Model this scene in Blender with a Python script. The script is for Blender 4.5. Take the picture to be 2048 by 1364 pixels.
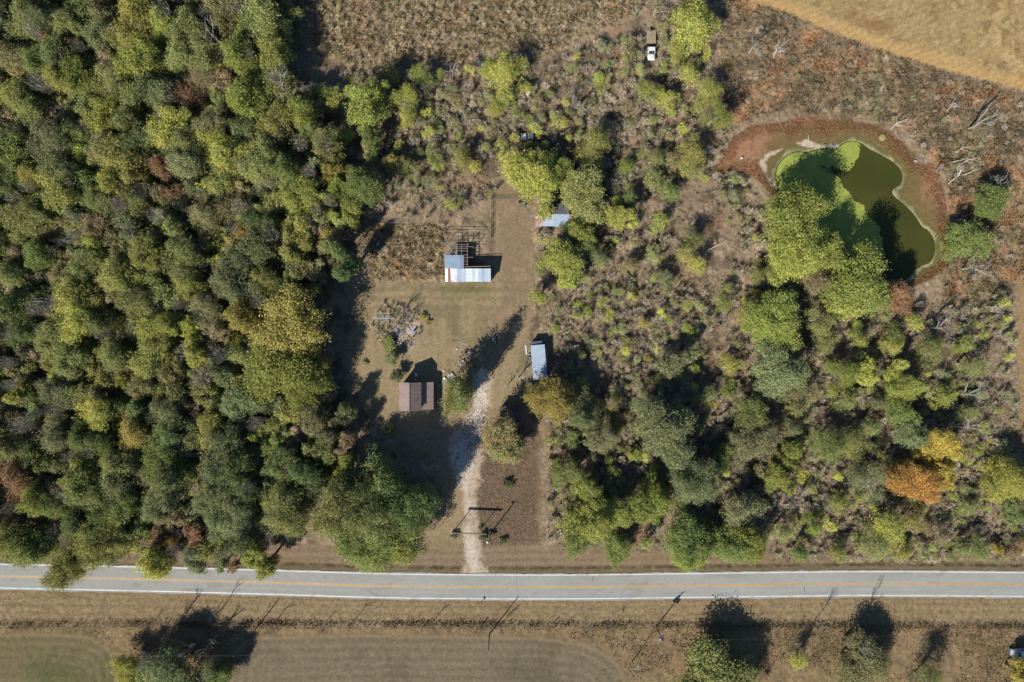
import bpy, math, random
import numpy as np
from mathutils import Vector

for o in list(bpy.data.objects):
    bpy.data.objects.remove(o)
scene = bpy.context.scene
COL = scene.collection
rad = math.radians

# ------------------------------------------------------------------ camera
S = 0.125            # metres of ground per photo pixel (2048 wide)
HC = 183.0           # flying height of the drone
CX, CY = 1024.0, 682.0
cam_d = bpy.data.cameras.new("camera")
cam_d.sensor_width = 36.0
cam_d.lens = HC * 36.0 / (2048 * S)
cam_d.clip_start = 1.0
cam_d.clip_end = 9000.0
cam = bpy.data.objects.new("camera", cam_d)
cam.location = (0, 0, HC)
cam.rotation_euler = (0, 0, 0)
COL.objects.link(cam)
scene.camera = cam

# ------------------------------------------------------------------ sky + sun
SUN_EL = rad(39.0)
SUN_AZ = rad(217.5)          # compass direction of the sun, clockwise from +Y (top of the photo)
world = bpy.data.worlds.new("World")
scene.world = world
world.use_nodes = True
wn = world.node_tree
wn.nodes.clear()
sky = wn.nodes.new("ShaderNodeTexSky")
sky.sky_type = 'NISHITA'
sky.sun_disc = False
sky.sun_elevation = SUN_EL
sky.sun_rotation = SUN_AZ
sky.dust_density = 0.2
sky.ozone_density = 6.0
bg = wn.nodes.new("ShaderNodeBackground")
bg.inputs[1].default_value = 0.078
wo = wn.nodes.new("ShaderNodeOutputWorld")
wn.links.new(sky.outputs[0], bg.inputs[0])
wn.links.new(bg.outputs[0], wo.inputs[0])

sun_d = bpy.data.lights.new("sun", 'SUN')
sun_d.energy = 5.0
sun_d.angle = rad(0.53)
sun_d.color = (1.0, 0.95, 0.86)
sun = bpy.data.objects.new("sun", sun_d)
dv = Vector((-math.sin(SUN_AZ) * math.cos(SUN_EL), -math.cos(SUN_AZ) * math.cos(SUN_EL), -math.sin(SUN_EL)))
sun.rotation_euler = dv.to_track_quat('-Z', 'Y').to_euler()
sun.location = (-60, -80, 120)
COL.objects.link(sun)

scene.view_settings.view_transform = 'Standard'
scene.view_settings.look = 'None'
scene.view_settings.exposure = 1.3
scene.view_settings.gamma = 1.0
scene.render.film_transparent = False
try:
    scene.cycles.max_bounces = 5
    scene.cycles.diffuse_bounces = 3
    scene.cycles.glossy_bounces = 2
    scene.cycles.transmission_bounces = 3
    scene.cycles.use_adaptive_sampling = True
except Exception:
    pass

# ------------------------------------------------------------------ helpers
rng = np.random.default_rng(7)
RND = random.Random(11)
KA = 0.385            # displayed colour -> surface albedo for level ground under this sun


def lin(v):
    v = v / 255.0
    return v / 12.92 if v <= 0.04045 else ((v + 0.055) / 1.055) ** 2.4


def c(r, g, b, k=None):
    k = KA if k is None else k * KA / 0.8
    return np.array([lin(r) * k, lin(g) * k, lin(b) * k])


def G(px, py, z=0.0):
    f = (1.0 - z / HC) * S
    return Vector(((px - CX) * f, (CY - py) * f, z))


def tag(o, label, cat=None, group=None, kind=None):
    if label: o["label"] = label
    if cat: o["category"] = cat
    if group: o["group"] = group
    if kind: o["kind"] = kind
    return o


def empty(name, loc, label, cat, rz=0.0, group=None):
    o = bpy.data.objects.new(name, None)
    o.empty_display_size = 0.3
    o.location = loc
    o.rotation_euler = (0, 0, rz)
    COL.objects.link(o)
    return tag(o, label, cat, group)


def np_mesh(name, V, F, mat=None, cols=None, smooth=False, floats=None):
    """V (n,3), F (m,k) all the same k."""
    V = np.ascontiguousarray(V, dtype=np.float32)
    F = np.ascontiguousarray(F, dtype=np.int32)
    m, k = F.shape
    me = bpy.data.meshes.new(name)
    me.vertices.add(len(V))
    me.vertices.foreach_set("co", V.ravel())
    me.loops.add(m * k)
    me.loops.foreach_set("vertex_index", F.ravel())
    me.polygons.add(m)
    me.polygons.foreach_set("loop_start", np.arange(0, m * k, k, dtype=np.int32))
    me.polygons.foreach_set("loop_total", np.full(m, k, dtype=np.int32))
    if smooth:
        me.polygons.foreach_set("use_smooth", np.ones(m, dtype=bool))
    me.update(calc_edges=True)
    if cols is not None:
        a = me.color_attributes.new("Col", 'FLOAT_COLOR', 'POINT')
        cc = np.ones((len(V), 4), dtype=np.float32)
        cc[:, :3] = cols
        a.data.foreach_set("color", cc.ravel())
    if floats:
        for nm, arr in floats.items():
            a = me.attributes.new(nm, 'FLOAT', 'POINT')
            a.data.foreach_set("value", np.ascontiguousarray(arr, dtype=np.float32))
    if mat:
        me.materials.append(mat)
    return me


class MB:
    """collects boxes, tubes and quads; build() links them as ONE mesh object"""
    def __init__(self):
        self.v, self.f = [], []

    def add(self, vs, fs):
        b = len(self.v)
        self.v += [tuple(x) for x in vs]
        self.f += [tuple(i + b for i in f) for f in fs]
        return self

    def box(self, x0, y0, z0, x1, y1, z1, taper=0.0, shift=(0, 0)):
        t = taper
        sx, sy = shift
        vs = [(x0, y0, z0), (x1, y0, z0), (x1, y1, z0), (x0, y1, z0),
              (x0 + t + sx, y0 + t + sy, z1), (x1 - t + sx, y0 + t + sy, z1), (x1 - t + sx, y1 - t + sy, z1), (x0 + t + sx, y1 - t + sy, z1)]
        return self.add(vs, [(3, 2, 1, 0), (4, 5, 6, 7), (0, 1, 5, 4), (1, 2, 6, 5), (2, 3, 7, 6), (3, 0, 4, 7)])

    def cbox(self, x0, y0, z0, x1, y1, z1, b=0.05):
        """box with chamfered vertical edges and a chamfered top"""
        ring = [(x0 + b, y0), (x1 - b, y0), (x1, y0 + b), (x1, y1 - b), (x1 - b, y1), (x0 + b, y1), (x0, y1 - b), (x0, y0 + b)]
        mx, my = (x0 + x1) / 2, (y0 + y1) / 2
        sx, sy = 1 - 2 * b / max(x1 - x0, 1e-6), 1 - 2 * b / max(y1 - y0, 1e-6)
        vs = [(x, y, z0) for x, y in ring] + [(x, y, z1 - b) for x, y in ring] + \
             [(mx + (x - mx) * sx, my + (y - my) * sy, z1) for x, y in ring]
        fs = [tuple(range(7, -1, -1)), tuple(range(16, 24))]
        for k in (0, 8):
            for i in range(8):
                j = (i + 1) % 8
                fs.append((k + i, k + j, k + 8 + j, k + 8 + i))
        return self.add(vs, fs)

    def tube(self, p, q, r0, r1=None, n=6, cap=True):
        r1 = r0 if r1 is None else r1
        p, q = Vector(p), Vector(q)
        d = (q - p)
        if d.length < 1e-6: return self
        d.normalize()
        a = d.orthogonal().normalized()
        b = d.cross(a)
        vs = []
        for (c0, r) in ((p, r0), (q, r1)):
            for i in range(n):
                t = 2 * math.pi * i / n
                vs.append(c0 + a * (r * math.cos(t)) + b * (r * math.sin(t)))
        fs = [(i, (i + 1) % n, n + (i + 1) % n, n + i) for i in range(n)]
        if cap:
            fs += [tuple(range(n - 1, -1, -1)), tuple(range(n, 2 * n))]
        return self.add(vs, fs)

    def lathe(self, prof, cx=0, cy=0, n=14):
        vs, fs = [], []
        for (r, z) in prof:
            for i in range(n):
                t = 2 * math.pi * i / n
                vs.append((cx + r * math.cos(t), cy + r * math.sin(t), z))
        for k in range(len(prof) - 1):
            for i in range(n):
                j = (i + 1) % n
                fs.append((k * n + i, k * n + j, (k + 1) * n + j, (k + 1) * n + i))
        fs.append(tuple(range(n - 1, -1, -1)))
        fs.append(tuple(range((len(prof) - 1) * n, len(prof) * n)))
        return self.add(vs, fs)

    def build(self, name, mat, parent=None, loc=None, rz=None, label=None, bevel=0.0, smooth=False):
        me = bpy.data.meshes.new(name)
        me.from_pydata(self.v, [], self.f)
        me.update()
        if smooth:
            for p in me.polygons: p.use_smooth = True
        o = bpy.data.objects.new(name, me)
        if mat: me.materials.append(mat)
        COL.objects.link(o)
        if parent: o.parent = parent
        if loc is not None: o.location = loc
        if rz is not None: o.rotation_euler = (0, 0, rz)
        if label: o["label"] = label
        if bevel:
            mod = o.modifiers.new("bevel", 'BEVEL')
            mod.width = bevel
            mod.segments = 2
            mod.limit_method = 'ANGLE'
        return o


def children_of(o):
    return [ch for ch in o.children]


def copy_tree(o, parent=None):
    n = o.copy()
    COL.objects.link(n)
    n.parent = parent
    for ch in children_of(o):
        copy_tree(ch, n)
    return n


# ---- value noise (numpy)
def _hash(ix, iy, seed):
    h = (ix.astype(np.int64) * 374761393 + iy.astype(np.int64) * 668265263 + seed * 1442695041) & 0xFFFFFFFF
    h = ((h ^ (h >> 13)) * 1274126177) & 0xFFFFFFFF
    h = (h ^ (h >> 16)) & 0xFFFFFFFF
    return h.astype(np.float64) / 4294967295.0


def vnoise(x, y, seed=0):
    x0, y0 = np.floor(x), np.floor(y)
    fx, fy = x - x0, y - y0
    fx, fy = fx * fx * (3 - 2 * fx), fy * fy * (3 - 2 * fy)
    a, b = _hash(x0, y0, seed), _hash(x0 + 1, y0, seed)
    cc, d = _hash(x0, y0 + 1, seed), _hash(x0 + 1, y0 + 1, seed)
    return (a * (1 - fx) + b * fx) * (1 - fy) + (cc * (1 - fx) + d * fx) * fy


def fbm(x, y, size, octv=4, seed=0, gain=0.55):
    """size = period of the largest octave, in photo pixels; returns about -1..1"""
    t, amp, tot = np.zeros_like(x, dtype=np.float64), 1.0, 0.0
    ca, sa = 0.8, 0.6
    xx, yy = x / size, y / size
    for i in range(octv):
        t += amp * (vnoise(xx, yy, seed + i * 17) * 2 - 1)
        tot += amp
        amp *= gain
        xx, yy = (ca * xx - sa * yy) * 2.03 + 3.7, (sa * xx + ca * yy) * 2.03 + 1.9
    return t / tot * 1.6


def sstep(a, b, x):
    t = np.clip((x - a) / (b - a), 0, 1)
    return t * t * (3 - 2 * t)


def sdist(px, py, poly):
    """signed distance to a closed polygon, positive inside"""
    n = len(poly)
    d2 = np.full(px.shape, 1e18)
    ins = np.zeros(px.shape, dtype=bool)
    for i in range(n):
        ax, ay = poly[i]
        bx, by = poly[(i + 1) % n]
        ex, ey = bx - ax, by - ay
        wx, wy = px - ax, py - ay
        t = np.clip((wx * ex + wy * ey) / (ex * ex + ey * ey + 1e-9), 0, 1)
        dx, dy = wx - ex * t, wy - ey * t
        d2 = np.minimum(d2, dx * dx + dy * dy)
        cnd = ((ay <= py) & (by > py)) | ((by <= py) & (ay > py))
        xx = ax + (py - ay) / (by - ay if abs(by - ay) > 1e-9 else 1e-9) * ex
        ins ^= cnd & (px < xx)
    return np.where(ins, 1, -1) * np.sqrt(d2)


def ldist(px, py, line):
    d2 = np.full(px.shape, 1e18)
    for i in range(len(line) - 1):
        ax, ay = line[i]
        bx, by = line[i + 1]
        ex, ey = bx - ax, by - ay
        wx, wy = px - ax, py - ay
        t = np.clip((wx * ex + wy * ey) / (ex * ex + ey * ey + 1e-9), 0, 1)
        dx, dy = wx - ex * t, wy - ey * t
        d2 = np.minimum(d2, dx * dx + dy * dy)
    return np.sqrt(d2)


# ---- materials
def nodes_of(m):
    m.use_nodes = True
    nt = m.node_tree
    nt.nodes.clear()
    return nt, nt.nodes, nt.links


def mat(name, col, rough=0.7, metal=0.0, var=0.25, nscale=1.5, spec=0.3, dirt=None, dirt_amt=0.0):
    """painted / natural surface with uneven procedural colour"""
    m = bpy.data.materials.new(name)
    nt, N, L = nodes_of(m)
    tc = N.new("ShaderNodeTexCoord")
    nz = N.new("ShaderNodeTexNoise")
    nz.inputs["Scale"].default_value = nscale
    nz.inputs["Detail"].default_value = 6
    L.new(tc.outputs["Object"], nz.inputs["Vector"])
    mr = N.new("ShaderNodeMapRange")
    mr.inputs[1].default_value, mr.inputs[2].default_value = 0.3, 0.7
    mr.inputs[3].default_value, mr.inputs[4].default_value = 1 - var, 1 + var
    L.new(nz.outputs["Fac"], mr.inputs[0])
    mul = N.new("ShaderNodeVectorMath")
    mul.operation = 'SCALE'
    mul.inputs[0].default_value = tuple(col)
    L.new(mr.outputs[0], mul.inputs["Scale"])
    out = mul.outputs[0]
    if dirt is not None:
        n2 = N.new("ShaderNodeTexNoise")
        n2.inputs["Scale"].default_value = nscale * 0.7
        n2.inputs["Detail"].default_value = 8
        L.new(tc.outputs["Object"], n2.inputs["Vector"])
        m2 = N.new("ShaderNodeMapRange")
        m2.inputs[1].default_value, m2.inputs[2].default_value = 0.52, 0.62
        m2.inputs[4].default_value = dirt_amt
        L.new(n2.outputs["Fac"], m2.inputs[0])
        mx = N.new("ShaderNodeMix")
        mx.data_type = 'RGBA'
        L.new(m2.outputs[0], mx.inputs[0])
        L.new(out, mx.inputs[6])
        mx.inputs[7].default_value = (*dirt, 1)
        out = mx.outputs[2]
    p = N.new("ShaderNodeBsdfPrincipled")
    p.inputs["Roughness"].default_value = rough
    p.inputs["Metallic"].default_value = metal
    p.inputs["Specular IOR Level"].default_value = spec
    L.new(out, p.inputs["Base Color"])
    o = N.new("ShaderNodeOutputMaterial")
    L.new(p.outputs[0], o.inputs[0])
    return m


def leaf_mat():
    m = bpy.data.materials.new("foliage")
    nt, N, L = nodes_of(m)
    oi = N.new("ShaderNodeObjectInfo")
    ge = N.new("ShaderNodeNewGeometry")
    hsv = N.new("ShaderNodeHueSaturation")
    r1 = N.new("ShaderNodeMapRange")
    r1.inputs[3].default_value, r1.inputs[4].default_value = 0.55, 1.5
    L.new(ge.outputs["Random Per Island"], r1.inputs[0])
    wnz = N.new("ShaderNodeTexWhiteNoise")
    wnz.noise_dimensions = '1D'
    L.new(ge.outputs["Random Per Island"], wnz.inputs["W"])
    r2 = N.new("ShaderNodeMapRange")
    r2.inputs[3].default_value, r2.inputs[4].default_value = 0.465, 0.53
    L.new(wnz.outputs["Value"], r2.inputs[0])
    L.new(r2.outputs[0], hsv.inputs["Hue"])
    L.new(r1.outputs[0], hsv.inputs["Value"])
    L.new(oi.outputs["Color"], hsv.inputs["Color"])
    # clumps of turning leaves
    tc = N.new("ShaderNodeTexCoord")
    nz = N.new("ShaderNodeTexNoise")
    nz.inputs["Scale"].default_value = 0.55
    nz.inputs["Detail"].default_value = 3
    ad = N.new("ShaderNodeVectorMath")
    ad.operation = 'ADD'
    rs = N.new("ShaderNodeMath")
    rs.operation = 'MULTIPLY'
    rs.inputs[1].default_value = 90.0
    L.new(oi.outputs["Random"], rs.inputs[0])
    L.new(tc.outputs["Object"], ad.inputs[0])
    L.new(rs.outputs[0], ad.inputs[1])
    L.new(ad.outputs[0], nz.inputs["Vector"])
    m3 = N.new("ShaderNodeMapRange")
    m3.inputs[1].default_value, m3.inputs[2].default_value = 0.45, 0.75
    m3.inputs[4].default_value = 0.55
    L.new(nz.outputs["Fac"], m3.inputs[0])
    mx = N.new("ShaderNodeMix")
    mx.data_type = 'RGBA'
    mu = N.new("ShaderNodeVectorMath")
    mu.operation = 'MULTIPLY'
    mu.inputs[1].default_value = (1.35, 1.12, 1.0)
    L.new(hsv.outputs[0], mu.inputs[0])
    L.new(m3.outputs[0], mx.inputs[0])
    L.new(hsv.outputs[0], mx.inputs[6])
    L.new(mu.outputs[0], mx.inputs[7])
    w2 = N.new("ShaderNodeMath")
    w2.operation = 'GREATER_THAN'
    w2.inputs[1].default_value = 0.87
    L.new(wnz.outputs["Value"], w2.inputs[0])
    w3 = N.new("ShaderNodeMath")
    w3.operation = 'MULTIPLY'
    w3.inputs[1].default_value = 0.6
    L.new(w2.outputs[0], w3.inputs[0])
    my = N.new("ShaderNodeMix")
    my.data_type = 'RGBA'
    L.new(w3.outputs[0], my.inputs[0])
    L.new(mx.outputs[2], my.inputs[6])
    my.inputs[7].default_value = (0.20, 0.165, 0.105, 1)
    di = N.new("ShaderNodeBsdfDiffuse")
    tr = N.new("ShaderNodeBsdfTranslucent")
    ms = N.new("ShaderNodeMixShader")
    ms.inputs[0].default_value = 0.45
    L.new(my.outputs[2], di.inputs[0])
    L.new(my.outputs[2], tr.inputs[0])
    L.new(di.outputs[0], ms.inputs[1])
    L.new(tr.outputs[0], ms.inputs[2])
    o = N.new("ShaderNodeOutputMaterial")
    L.new(ms.outputs[0], o.inputs[0])
    return m


def attr_mat(name, fine=3.0, amt=0.3, bump=0.0, translucent=0.0):
    """surface whose colour is stored in the mesh, broken up by fine noise"""
    m = bpy.data.materials.new(name)
    nt, N, L = nodes_of(m)
    at = N.new("ShaderNodeAttribute")
    at.attribute_name = "Col"
    out = at.outputs["Color"]
    if amt:
        tc = N.new("ShaderNodeTexCoord")
        nz = N.new("ShaderNodeTexNoise")
        nz.inputs["Scale"].default_value = fine
        nz.inputs["Detail"].default_value = 5
        nz.inputs["Roughness"].default_value = 0.7
        L.new(tc.outputs["Object"], nz.inputs["Vector"])
        mr = N.new("ShaderNodeMapRange")
        mr.inputs[1].default_value, mr.inputs[2].default_value = 0.25, 0.75
        mr.inputs[3].default_value, mr.inputs[4].default_value = 1 - amt, 1 + amt
        L.new(nz.outputs["Fac"], mr.inputs[0])
        mul = N.new("ShaderNodeVectorMath")
        mul.operation = 'SCALE'
        L.new(out, mul.inputs[0])
        L.new(mr.outputs[0], mul.inputs["Scale"])
        out = mul.outputs[0]
    d = N.new("ShaderNodeBsdfDiffuse")
    L.new(out, d.inputs[0])
    sh = d.outputs[0]
    if bump:
        b = N.new("ShaderNodeBump")
        b.inputs["Strength"].default_value = bump
        b.inputs["Distance"].default_value = 0.15
        L.new(nz.outputs["Fac"], b.inputs["Height"])
        L.new(b.outputs[0], d.inputs["Normal"])
    if translucent:
        t = N.new("ShaderNodeBsdfTranslucent")
        L.new(out, t.inputs[0])
        ms = N.new("ShaderNodeMixShader")
        ms.inputs[0].default_value = translucent
        L.new(sh, ms.inputs[1])
        L.new(t.outputs[0], ms.inputs[2])
        sh = ms.outputs[0]
    o = N.new("ShaderNodeOutputMaterial")
    L.new(sh, o.inputs[0])
    return m

# ================================================================== GROUND
LAWN = [(742, 566), (800, 563), (890, 566), (985, 566), (992, 520), (988, 410), (996, 370), (1006, 320), (1018, 300), (1026, 340), (1034, 380), (1050, 400), (1062, 450), (1068, 520), (1062, 600), (1056, 690),
        (1046, 760), (1052, 860), (1080, 860), (1082, 1090), (1060, 1150), (860, 1150), (862, 1060), (888, 1000), (880, 930), (800, 880), (742, 850),
        (715, 790), (690, 730), (688, 690), (715, 640)]
EASTLOT = [(968, 845), (1080, 840), (1080, 1090), (960, 1100), (950, 1000), (955, 940)]
CORR = [(990, 396), (1000, 350), (1012, 300), (1030, 340), (1050, 392), (1066, 480), (1066, 560), (1055, 640), (1000, 640), (1000, 560), (992, 480)]
NFIELD = [(620, -200), (1300, -200), (1290, 20), (1200, 60), (1090, 110), (980, 100), (900, 130), (800, 140), (700, 130), (640, 100), (600, 60)]
PADDOCK = [(735, 448), (892, 448), (892, 562), (745, 562), (740, 520)]
GOLD = [(1480, -200), (1500, 0), (1590, 30), (1690, 75), (1800, 112), (1900, 142), (1990, 167), (2060, 185), (2400, 260), (2400, -200)]
GOLDLINE = [(1470, -20), (1500, -8), (1590, 24), (1690, 66), (1800, 101), (1900, 131), (1990, 156), (2060, 172), (2400, 250)]
ESTRIP = [(2036, 380), (2100, 300), (2400, 260), (2400, 900), (2100, 860), (2046, 860), (2030, 700), (2038, 560)]
NESCRUB = [(1440, -20), (1500, -10), (1700, 72), (1900, 140), (2048, 180), (2060, 560), (1900, 620), (1880, 560), (1900, 480), (1890, 360), (1800, 250), (1600, 230), (1500, 240), (1440, 280)]
REDOUT = [(1420, 350), (1440, 318), (1462, 275), (1500, 252), (1560, 243), (1610, 234), (1650, 238), (1700, 240), (1750, 250), (1790, 270), (1815, 300),
          (1832, 325), (1865, 325), (1880, 350), (1892, 400), (1898, 450), (1902, 505), (1888, 545), (1850, 568), (1818, 580), (1780, 590), (1700, 540),
          (1640, 480), (1560, 440), (1540, 392), (1500, 352), (1470, 345)]
POND = [(1555, 365), (1553, 345), (1558, 330), (1571, 313), (1594, 303), (1613, 306), (1626, 303), (1645, 297), (1677, 299), (1687, 287), (1706, 282),
        (1723, 287), (1739, 299), (1761, 310), (1784, 323), (1798, 335), (1805, 352), (1802, 368), (1786, 376), (1783, 387), (1792, 397), (1816, 416),
        (1832, 435), (1844, 455), (1857, 461), (1869, 481), (1870, 506), (1861, 524), (1845, 529), (1829, 539), (1816, 558), (1787, 563), (1755, 548),
        (1706, 532), (1670, 516), (1640, 470), (1600, 430), (1570, 400)]
WEEDEDGE = [(1723, 284), (1719, 300), (1717, 313), (1706, 326), (1704, 340), (1694, 345), (1680, 341), (1669, 338), (1664, 334), (1672, 346), (1684, 362), (1693, 378), (1706, 397),
            (1716, 404), (1728, 412), (1748, 439), (1759, 458), (1765, 476), (1769, 500), (1764, 545)]
PALE1 = [(1518, 325), (1530, 310), (1552, 300), (1566, 296), (1562, 302), (1540, 312), (1530, 326), (1534, 345), (1548, 372), (1542, 370), (1528, 345)]
PALE2 = [(1596, 285), (1612, 280), (1630, 287), (1648, 297), (1668, 288), (1680, 290), (1676, 300), (1645, 303), (1620, 294), (1602, 290)]
ROADC = [(-1600, 1120), (-400, 1145), (0, 1152.5), (300, 1158.5), (600, 1166.5), (680, 1169.5), (800, 1172.5), (900, 1173.7), (1050, 1174.3), (1200, 1173.8), (1450, 1170.3), (1700, 1167.2), (1850, 1167.6), (2048, 1169.3), (2400, 1172), (3600, 1190)]
DRIVE = [(922, 1152), (985, 1152), (972, 1128), (961, 1105), (957, 1075), (955, 1040), (955, 1005), (957, 975), (964, 945), (968, 905), (972, 870), (980, 835), (986, 795), (984, 760), (978, 735), (962, 733),
         (950, 750), (946, 780), (944, 805), (925, 838), (902, 862), (895, 890), (893, 930), (905, 955), (922, 985), (925, 1020), (926, 1060), (930, 1095), (933, 1125)]
DRIVEWHITE = [(946, 1150), (962, 1150), (955, 1110), (944, 1070), (938, 1020), (940, 980), (945, 940), (955, 900), (965, 850), (975, 800), (978, 760), (962, 740), (952, 770), (950, 810), (930, 845), (905, 875), (900, 920), (915, 950), (930, 990), (930, 1060), (936, 1100)]
SFIELD1 = [(-300, 1266), (120, 1264), (180, 1270), (215, 1290), (236, 1320), (240, 1400), (240, 1900), (-300, 1900)]
SFIELD2 = [(500, 1272), (700, 1266), (900, 1268), (1080, 1272), (1170, 1285), (1215, 1305), (1245, 1335), (1256, 1370), (1260, 1900), (440, 1900), (460, 1320)]
FOREST = [(-900, -900), (600, -900), (605, 20), (575, 130), (640, 190), (690, 330), (715, 440), (690, 500), (640, 590), (640, 700), (655, 800), (700, 880), (690, 960), (560, 1090), (300, 1120), (0, 1122), (-900, 1120)]
BRUSHE = [(1090, 560), (1075, 640), (1105, 700), (1090, 860), (1085, 1080), (1110, 1095), (1500, 1125), (2060, 1135), (2400, 1130), (2400, 860), (2040, 850), (2020, 560), (1900, 600), (1750, 600), (1560, 430), (1480, 350),
          (1450, 280), (1440, 0), (1300, 0), (1300, 60), (1120, 100), (1000, 110), (880, 130), (700, 130), (640, 190), (690, 330), (715, 440), (890, 450), (985, 396), (1050, 396), (1065, 480)]
TRACKS = [[(1012, 690), (1002, 660), (985, 640), (960, 632)], [(975, 690), (965, 670), (955, 650), (962, 640), (985, 634)], [(1022, 560), (1020, 480), (1018, 400)], [(1040, 560), (1036, 480), (1032, 400)],
          [(985, 745), (1005, 700), (1025, 640), (1030, 560)], [(970, 740), (985, 700), (1008, 640), (1012, 560)]]


def ground_colour(px, py):
    """albedo and roughness height (m) of the ground at photo pixels px, py"""
    n1 = fbm(px, py, 90, 5, 1)
    n2 = fbm(px, py, 26, 4, 2)
    n3 = fbm(px, py, 9, 3, 3)
    n4 = fbm(px, py, 4.2, 2, 4)
    jit = n2 * 7 + n3 * 4

    def over(base, colr, m):
        return base + (np.asarray(colr) - base) * np.clip(m, 0, 1)[:, None]

    def m(poly, w=5, j=1.0):
        return sstep(-w, w, sdist(px, py, poly) + jit * j)

    # floor of leaf litter and dead brush
    A = np.tile(c(134, 115, 90), (len(px), 1))
    A = over(A, c(100, 86, 66), sstep(-0.1, 0.7, n2))
    A = over(A, c(160, 138, 110), sstep(0.1, 0.8, -n2 * 0.5 + n3 * 0.7))
    A = over(A, c(100, 96, 58), sstep(0.15, 0.8, n1 * 0.6 + n3 * 0.5) * 0.7)
    A = over(A, c(140, 108, 80), sstep(0.35, 0.8, fbm(px, py, 45, 3, 9)) * 0.5)
    rough = np.full(len(px), 0.22)
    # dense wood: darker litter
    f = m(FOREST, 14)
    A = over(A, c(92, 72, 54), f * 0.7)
    # high weeds of the north field and the fenced paddock
    for poly, tint in ((NFIELD, c(134, 115, 84)), (PADDOCK, c(126, 105, 74))):
        k = m(poly, 10)
        B = np.tile(tint, (len(px), 1))
        B = over(B, c(88, 80, 58), sstep(0.0, 0.75, n3 * 0.9 + n2 * 0.2))
        B = over(B, c(172, 154, 118), sstep(0.15, 0.8, n4 * 0.6 - n3 * 0.5))
        B = over(B, c(150, 110, 76), sstep(0.3, 0.8, n1) * 0.4)
        A = A + (B - A) * k[:, None]
        rough = rough + (0.5 - rough) * k
    # orange-brown scrub round the pond
    k = m(NESCRUB, 16)
    B = np.tile(c(124, 104, 76), (len(px), 1))
    B = over(B, c(96, 84, 62), sstep(-0.1, 0.6, n2 * 0.8 + n3 * 0.4))
    B = over(B, c(164, 120, 78), sstep(0.15, 0.7, fbm(px, py, 60, 4, 21)) * 0.7)
    B = over(B, c(112, 108, 70), sstep(0.25, 0.7, fbm(px, py, 70, 4, 22)) * 0.6)
    B = over(B, c(176, 154, 122), sstep(0.5, 0.95, fbm(px, py, 30, 3, 23)) * 0.5)
    A = A + (B - A) * k[:, None]
    rough = rough + (0.34 - rough) * k
    # golden hay field, a bright mown headland along its edge
    k = sstep(-4, 4, sdist(px, py, GOLD) + jit * 0.5)
    B = np.tile(c(176, 148, 92), (len(px), 1))
    B = over(B, c(148, 120, 72), sstep(-0.1, 0.8, n2 * 0.7 + n3 * 0.5) * 0.8)
    B = over(B, c(196, 168, 110), sstep(0.2, 0.8, -n3) * 0.7)
    B = over(B, c(160, 112, 62), sstep(0.2, 0.8, fbm(px, py, 50, 3, 31)) * 0.4)
    d = ldist(px, py, GOLDLINE)
    B = over(B, c(206, 164, 96), sstep(26, 8, d + n2 * 6) * 0.85)
    d2 = ldist(px, py, [(2010, 0), (1990, 60), (1996, 100), (2060, 150)])
    B = over(B, c(206, 174, 112), sstep(16, 3, d2 + n3 * 6) * 0.55)
    A = A + (B - A) * k[:, None]
    rough = rough * (1 - k) + 0.06 * k
    k = m(ESTRIP, 10)
    A = over(A, c(176, 146, 96), k * 0.8)
    A = over(A, c(148, 122, 82), k * sstep(0, 0.7, n3))
    rough = rough * (1 - k) + 0.08 * k
    # lawn
    kl = sstep(-5, 5, sdist(px, py, LAWN) + jit * 0.6)
    B = np.tile(c(163, 141, 103), (len(px), 1))
    st = np.sin(py / 3.1 + n1 * 1.5) * np.exp(-((py - 590) / 40.0) ** 2)
    B = over(B, c(128, 117, 78), sstep(0.0, 0.8, n1 * 0.5 + n2 * 0.5) * 0.75)
    B = over(B, c(112, 112, 66), np.exp(-(((py - 578) / 14.0) ** 2)) * sstep(860, 900, px) * sstep(1000, 960, px) * 0.7)
    B = over(B, c(160, 136, 102), sstep(0.1, 0.8, n3 * 0.7) * 0.6)
    B = B * (1 + 0.10 * st + 0.07 * n4)[:, None]
    kc = sstep(-8, 8, sdist(px, py, CORR) + jit)
    B = over(B, c(148, 124, 92), kc * 0.8)
    B = over(B, c(168, 142, 108), kc * sstep(0.1, 0.7, n2 + 0.4 * n3) * 0.7)
    ke = sstep(-10, 10, sdist(px, py, EASTLOT) + jit)
    B = over(B, c(122, 105, 84), ke)
    B = over(B, c(134, 108, 84), ke * sstep(0.0, 0.8, n3))
    B = over(B, c(98, 86, 58), ke * sstep(0.2, 0.8, n1))
    for t in TRACKS:
        dt = ldist(px, py, t)
        B = over(B, c(150, 122, 88), sstep(4.5, 1.5, dt + n3 * 1.5) * 0.5)
    A = A + (B - A) * kl[:, None]
    rough = rough * (1 - kl) + 0.03 * kl
    # dark rim where the weeds begin again
    # verges beside the road
    yc = np.interp(px, [p[0] for p in ROADC], [p[1] for p in ROADC])
    off = py - yc
    kn = sstep(-88, -72, off + jit * 0.8) * sstep(0, -10, off)
    B = np.tile(c(148, 124, 96), (len(px), 1))
    stripe = np.sin(off / 2.6 + fbm(px, py, 160, 2, 41) * 2.2)
    B = B * (1 + 0.11 * stripe + 0.10 * n4)[:, None]
    B = over(B, c(152, 124, 90), sstep(0.0, 0.8, fbm(px / 6, py, 14, 3, 43)) * 0.6)
    ditch = np.exp(-((off + 38) / 4.5) ** 2)
    B = over(B, c(78, 74, 46), np.clip(ditch * (0.75 + n3 * 0.5), 0, 1) * sstep(440, 560, px))
    B = over(B, c(104, 92, 58), sstep(-36, -32, off) * 0.6)
    A = A + (B - A) * kn[:, None]
    rough = rough * (1 - kn) + 0.05 * kn
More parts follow.
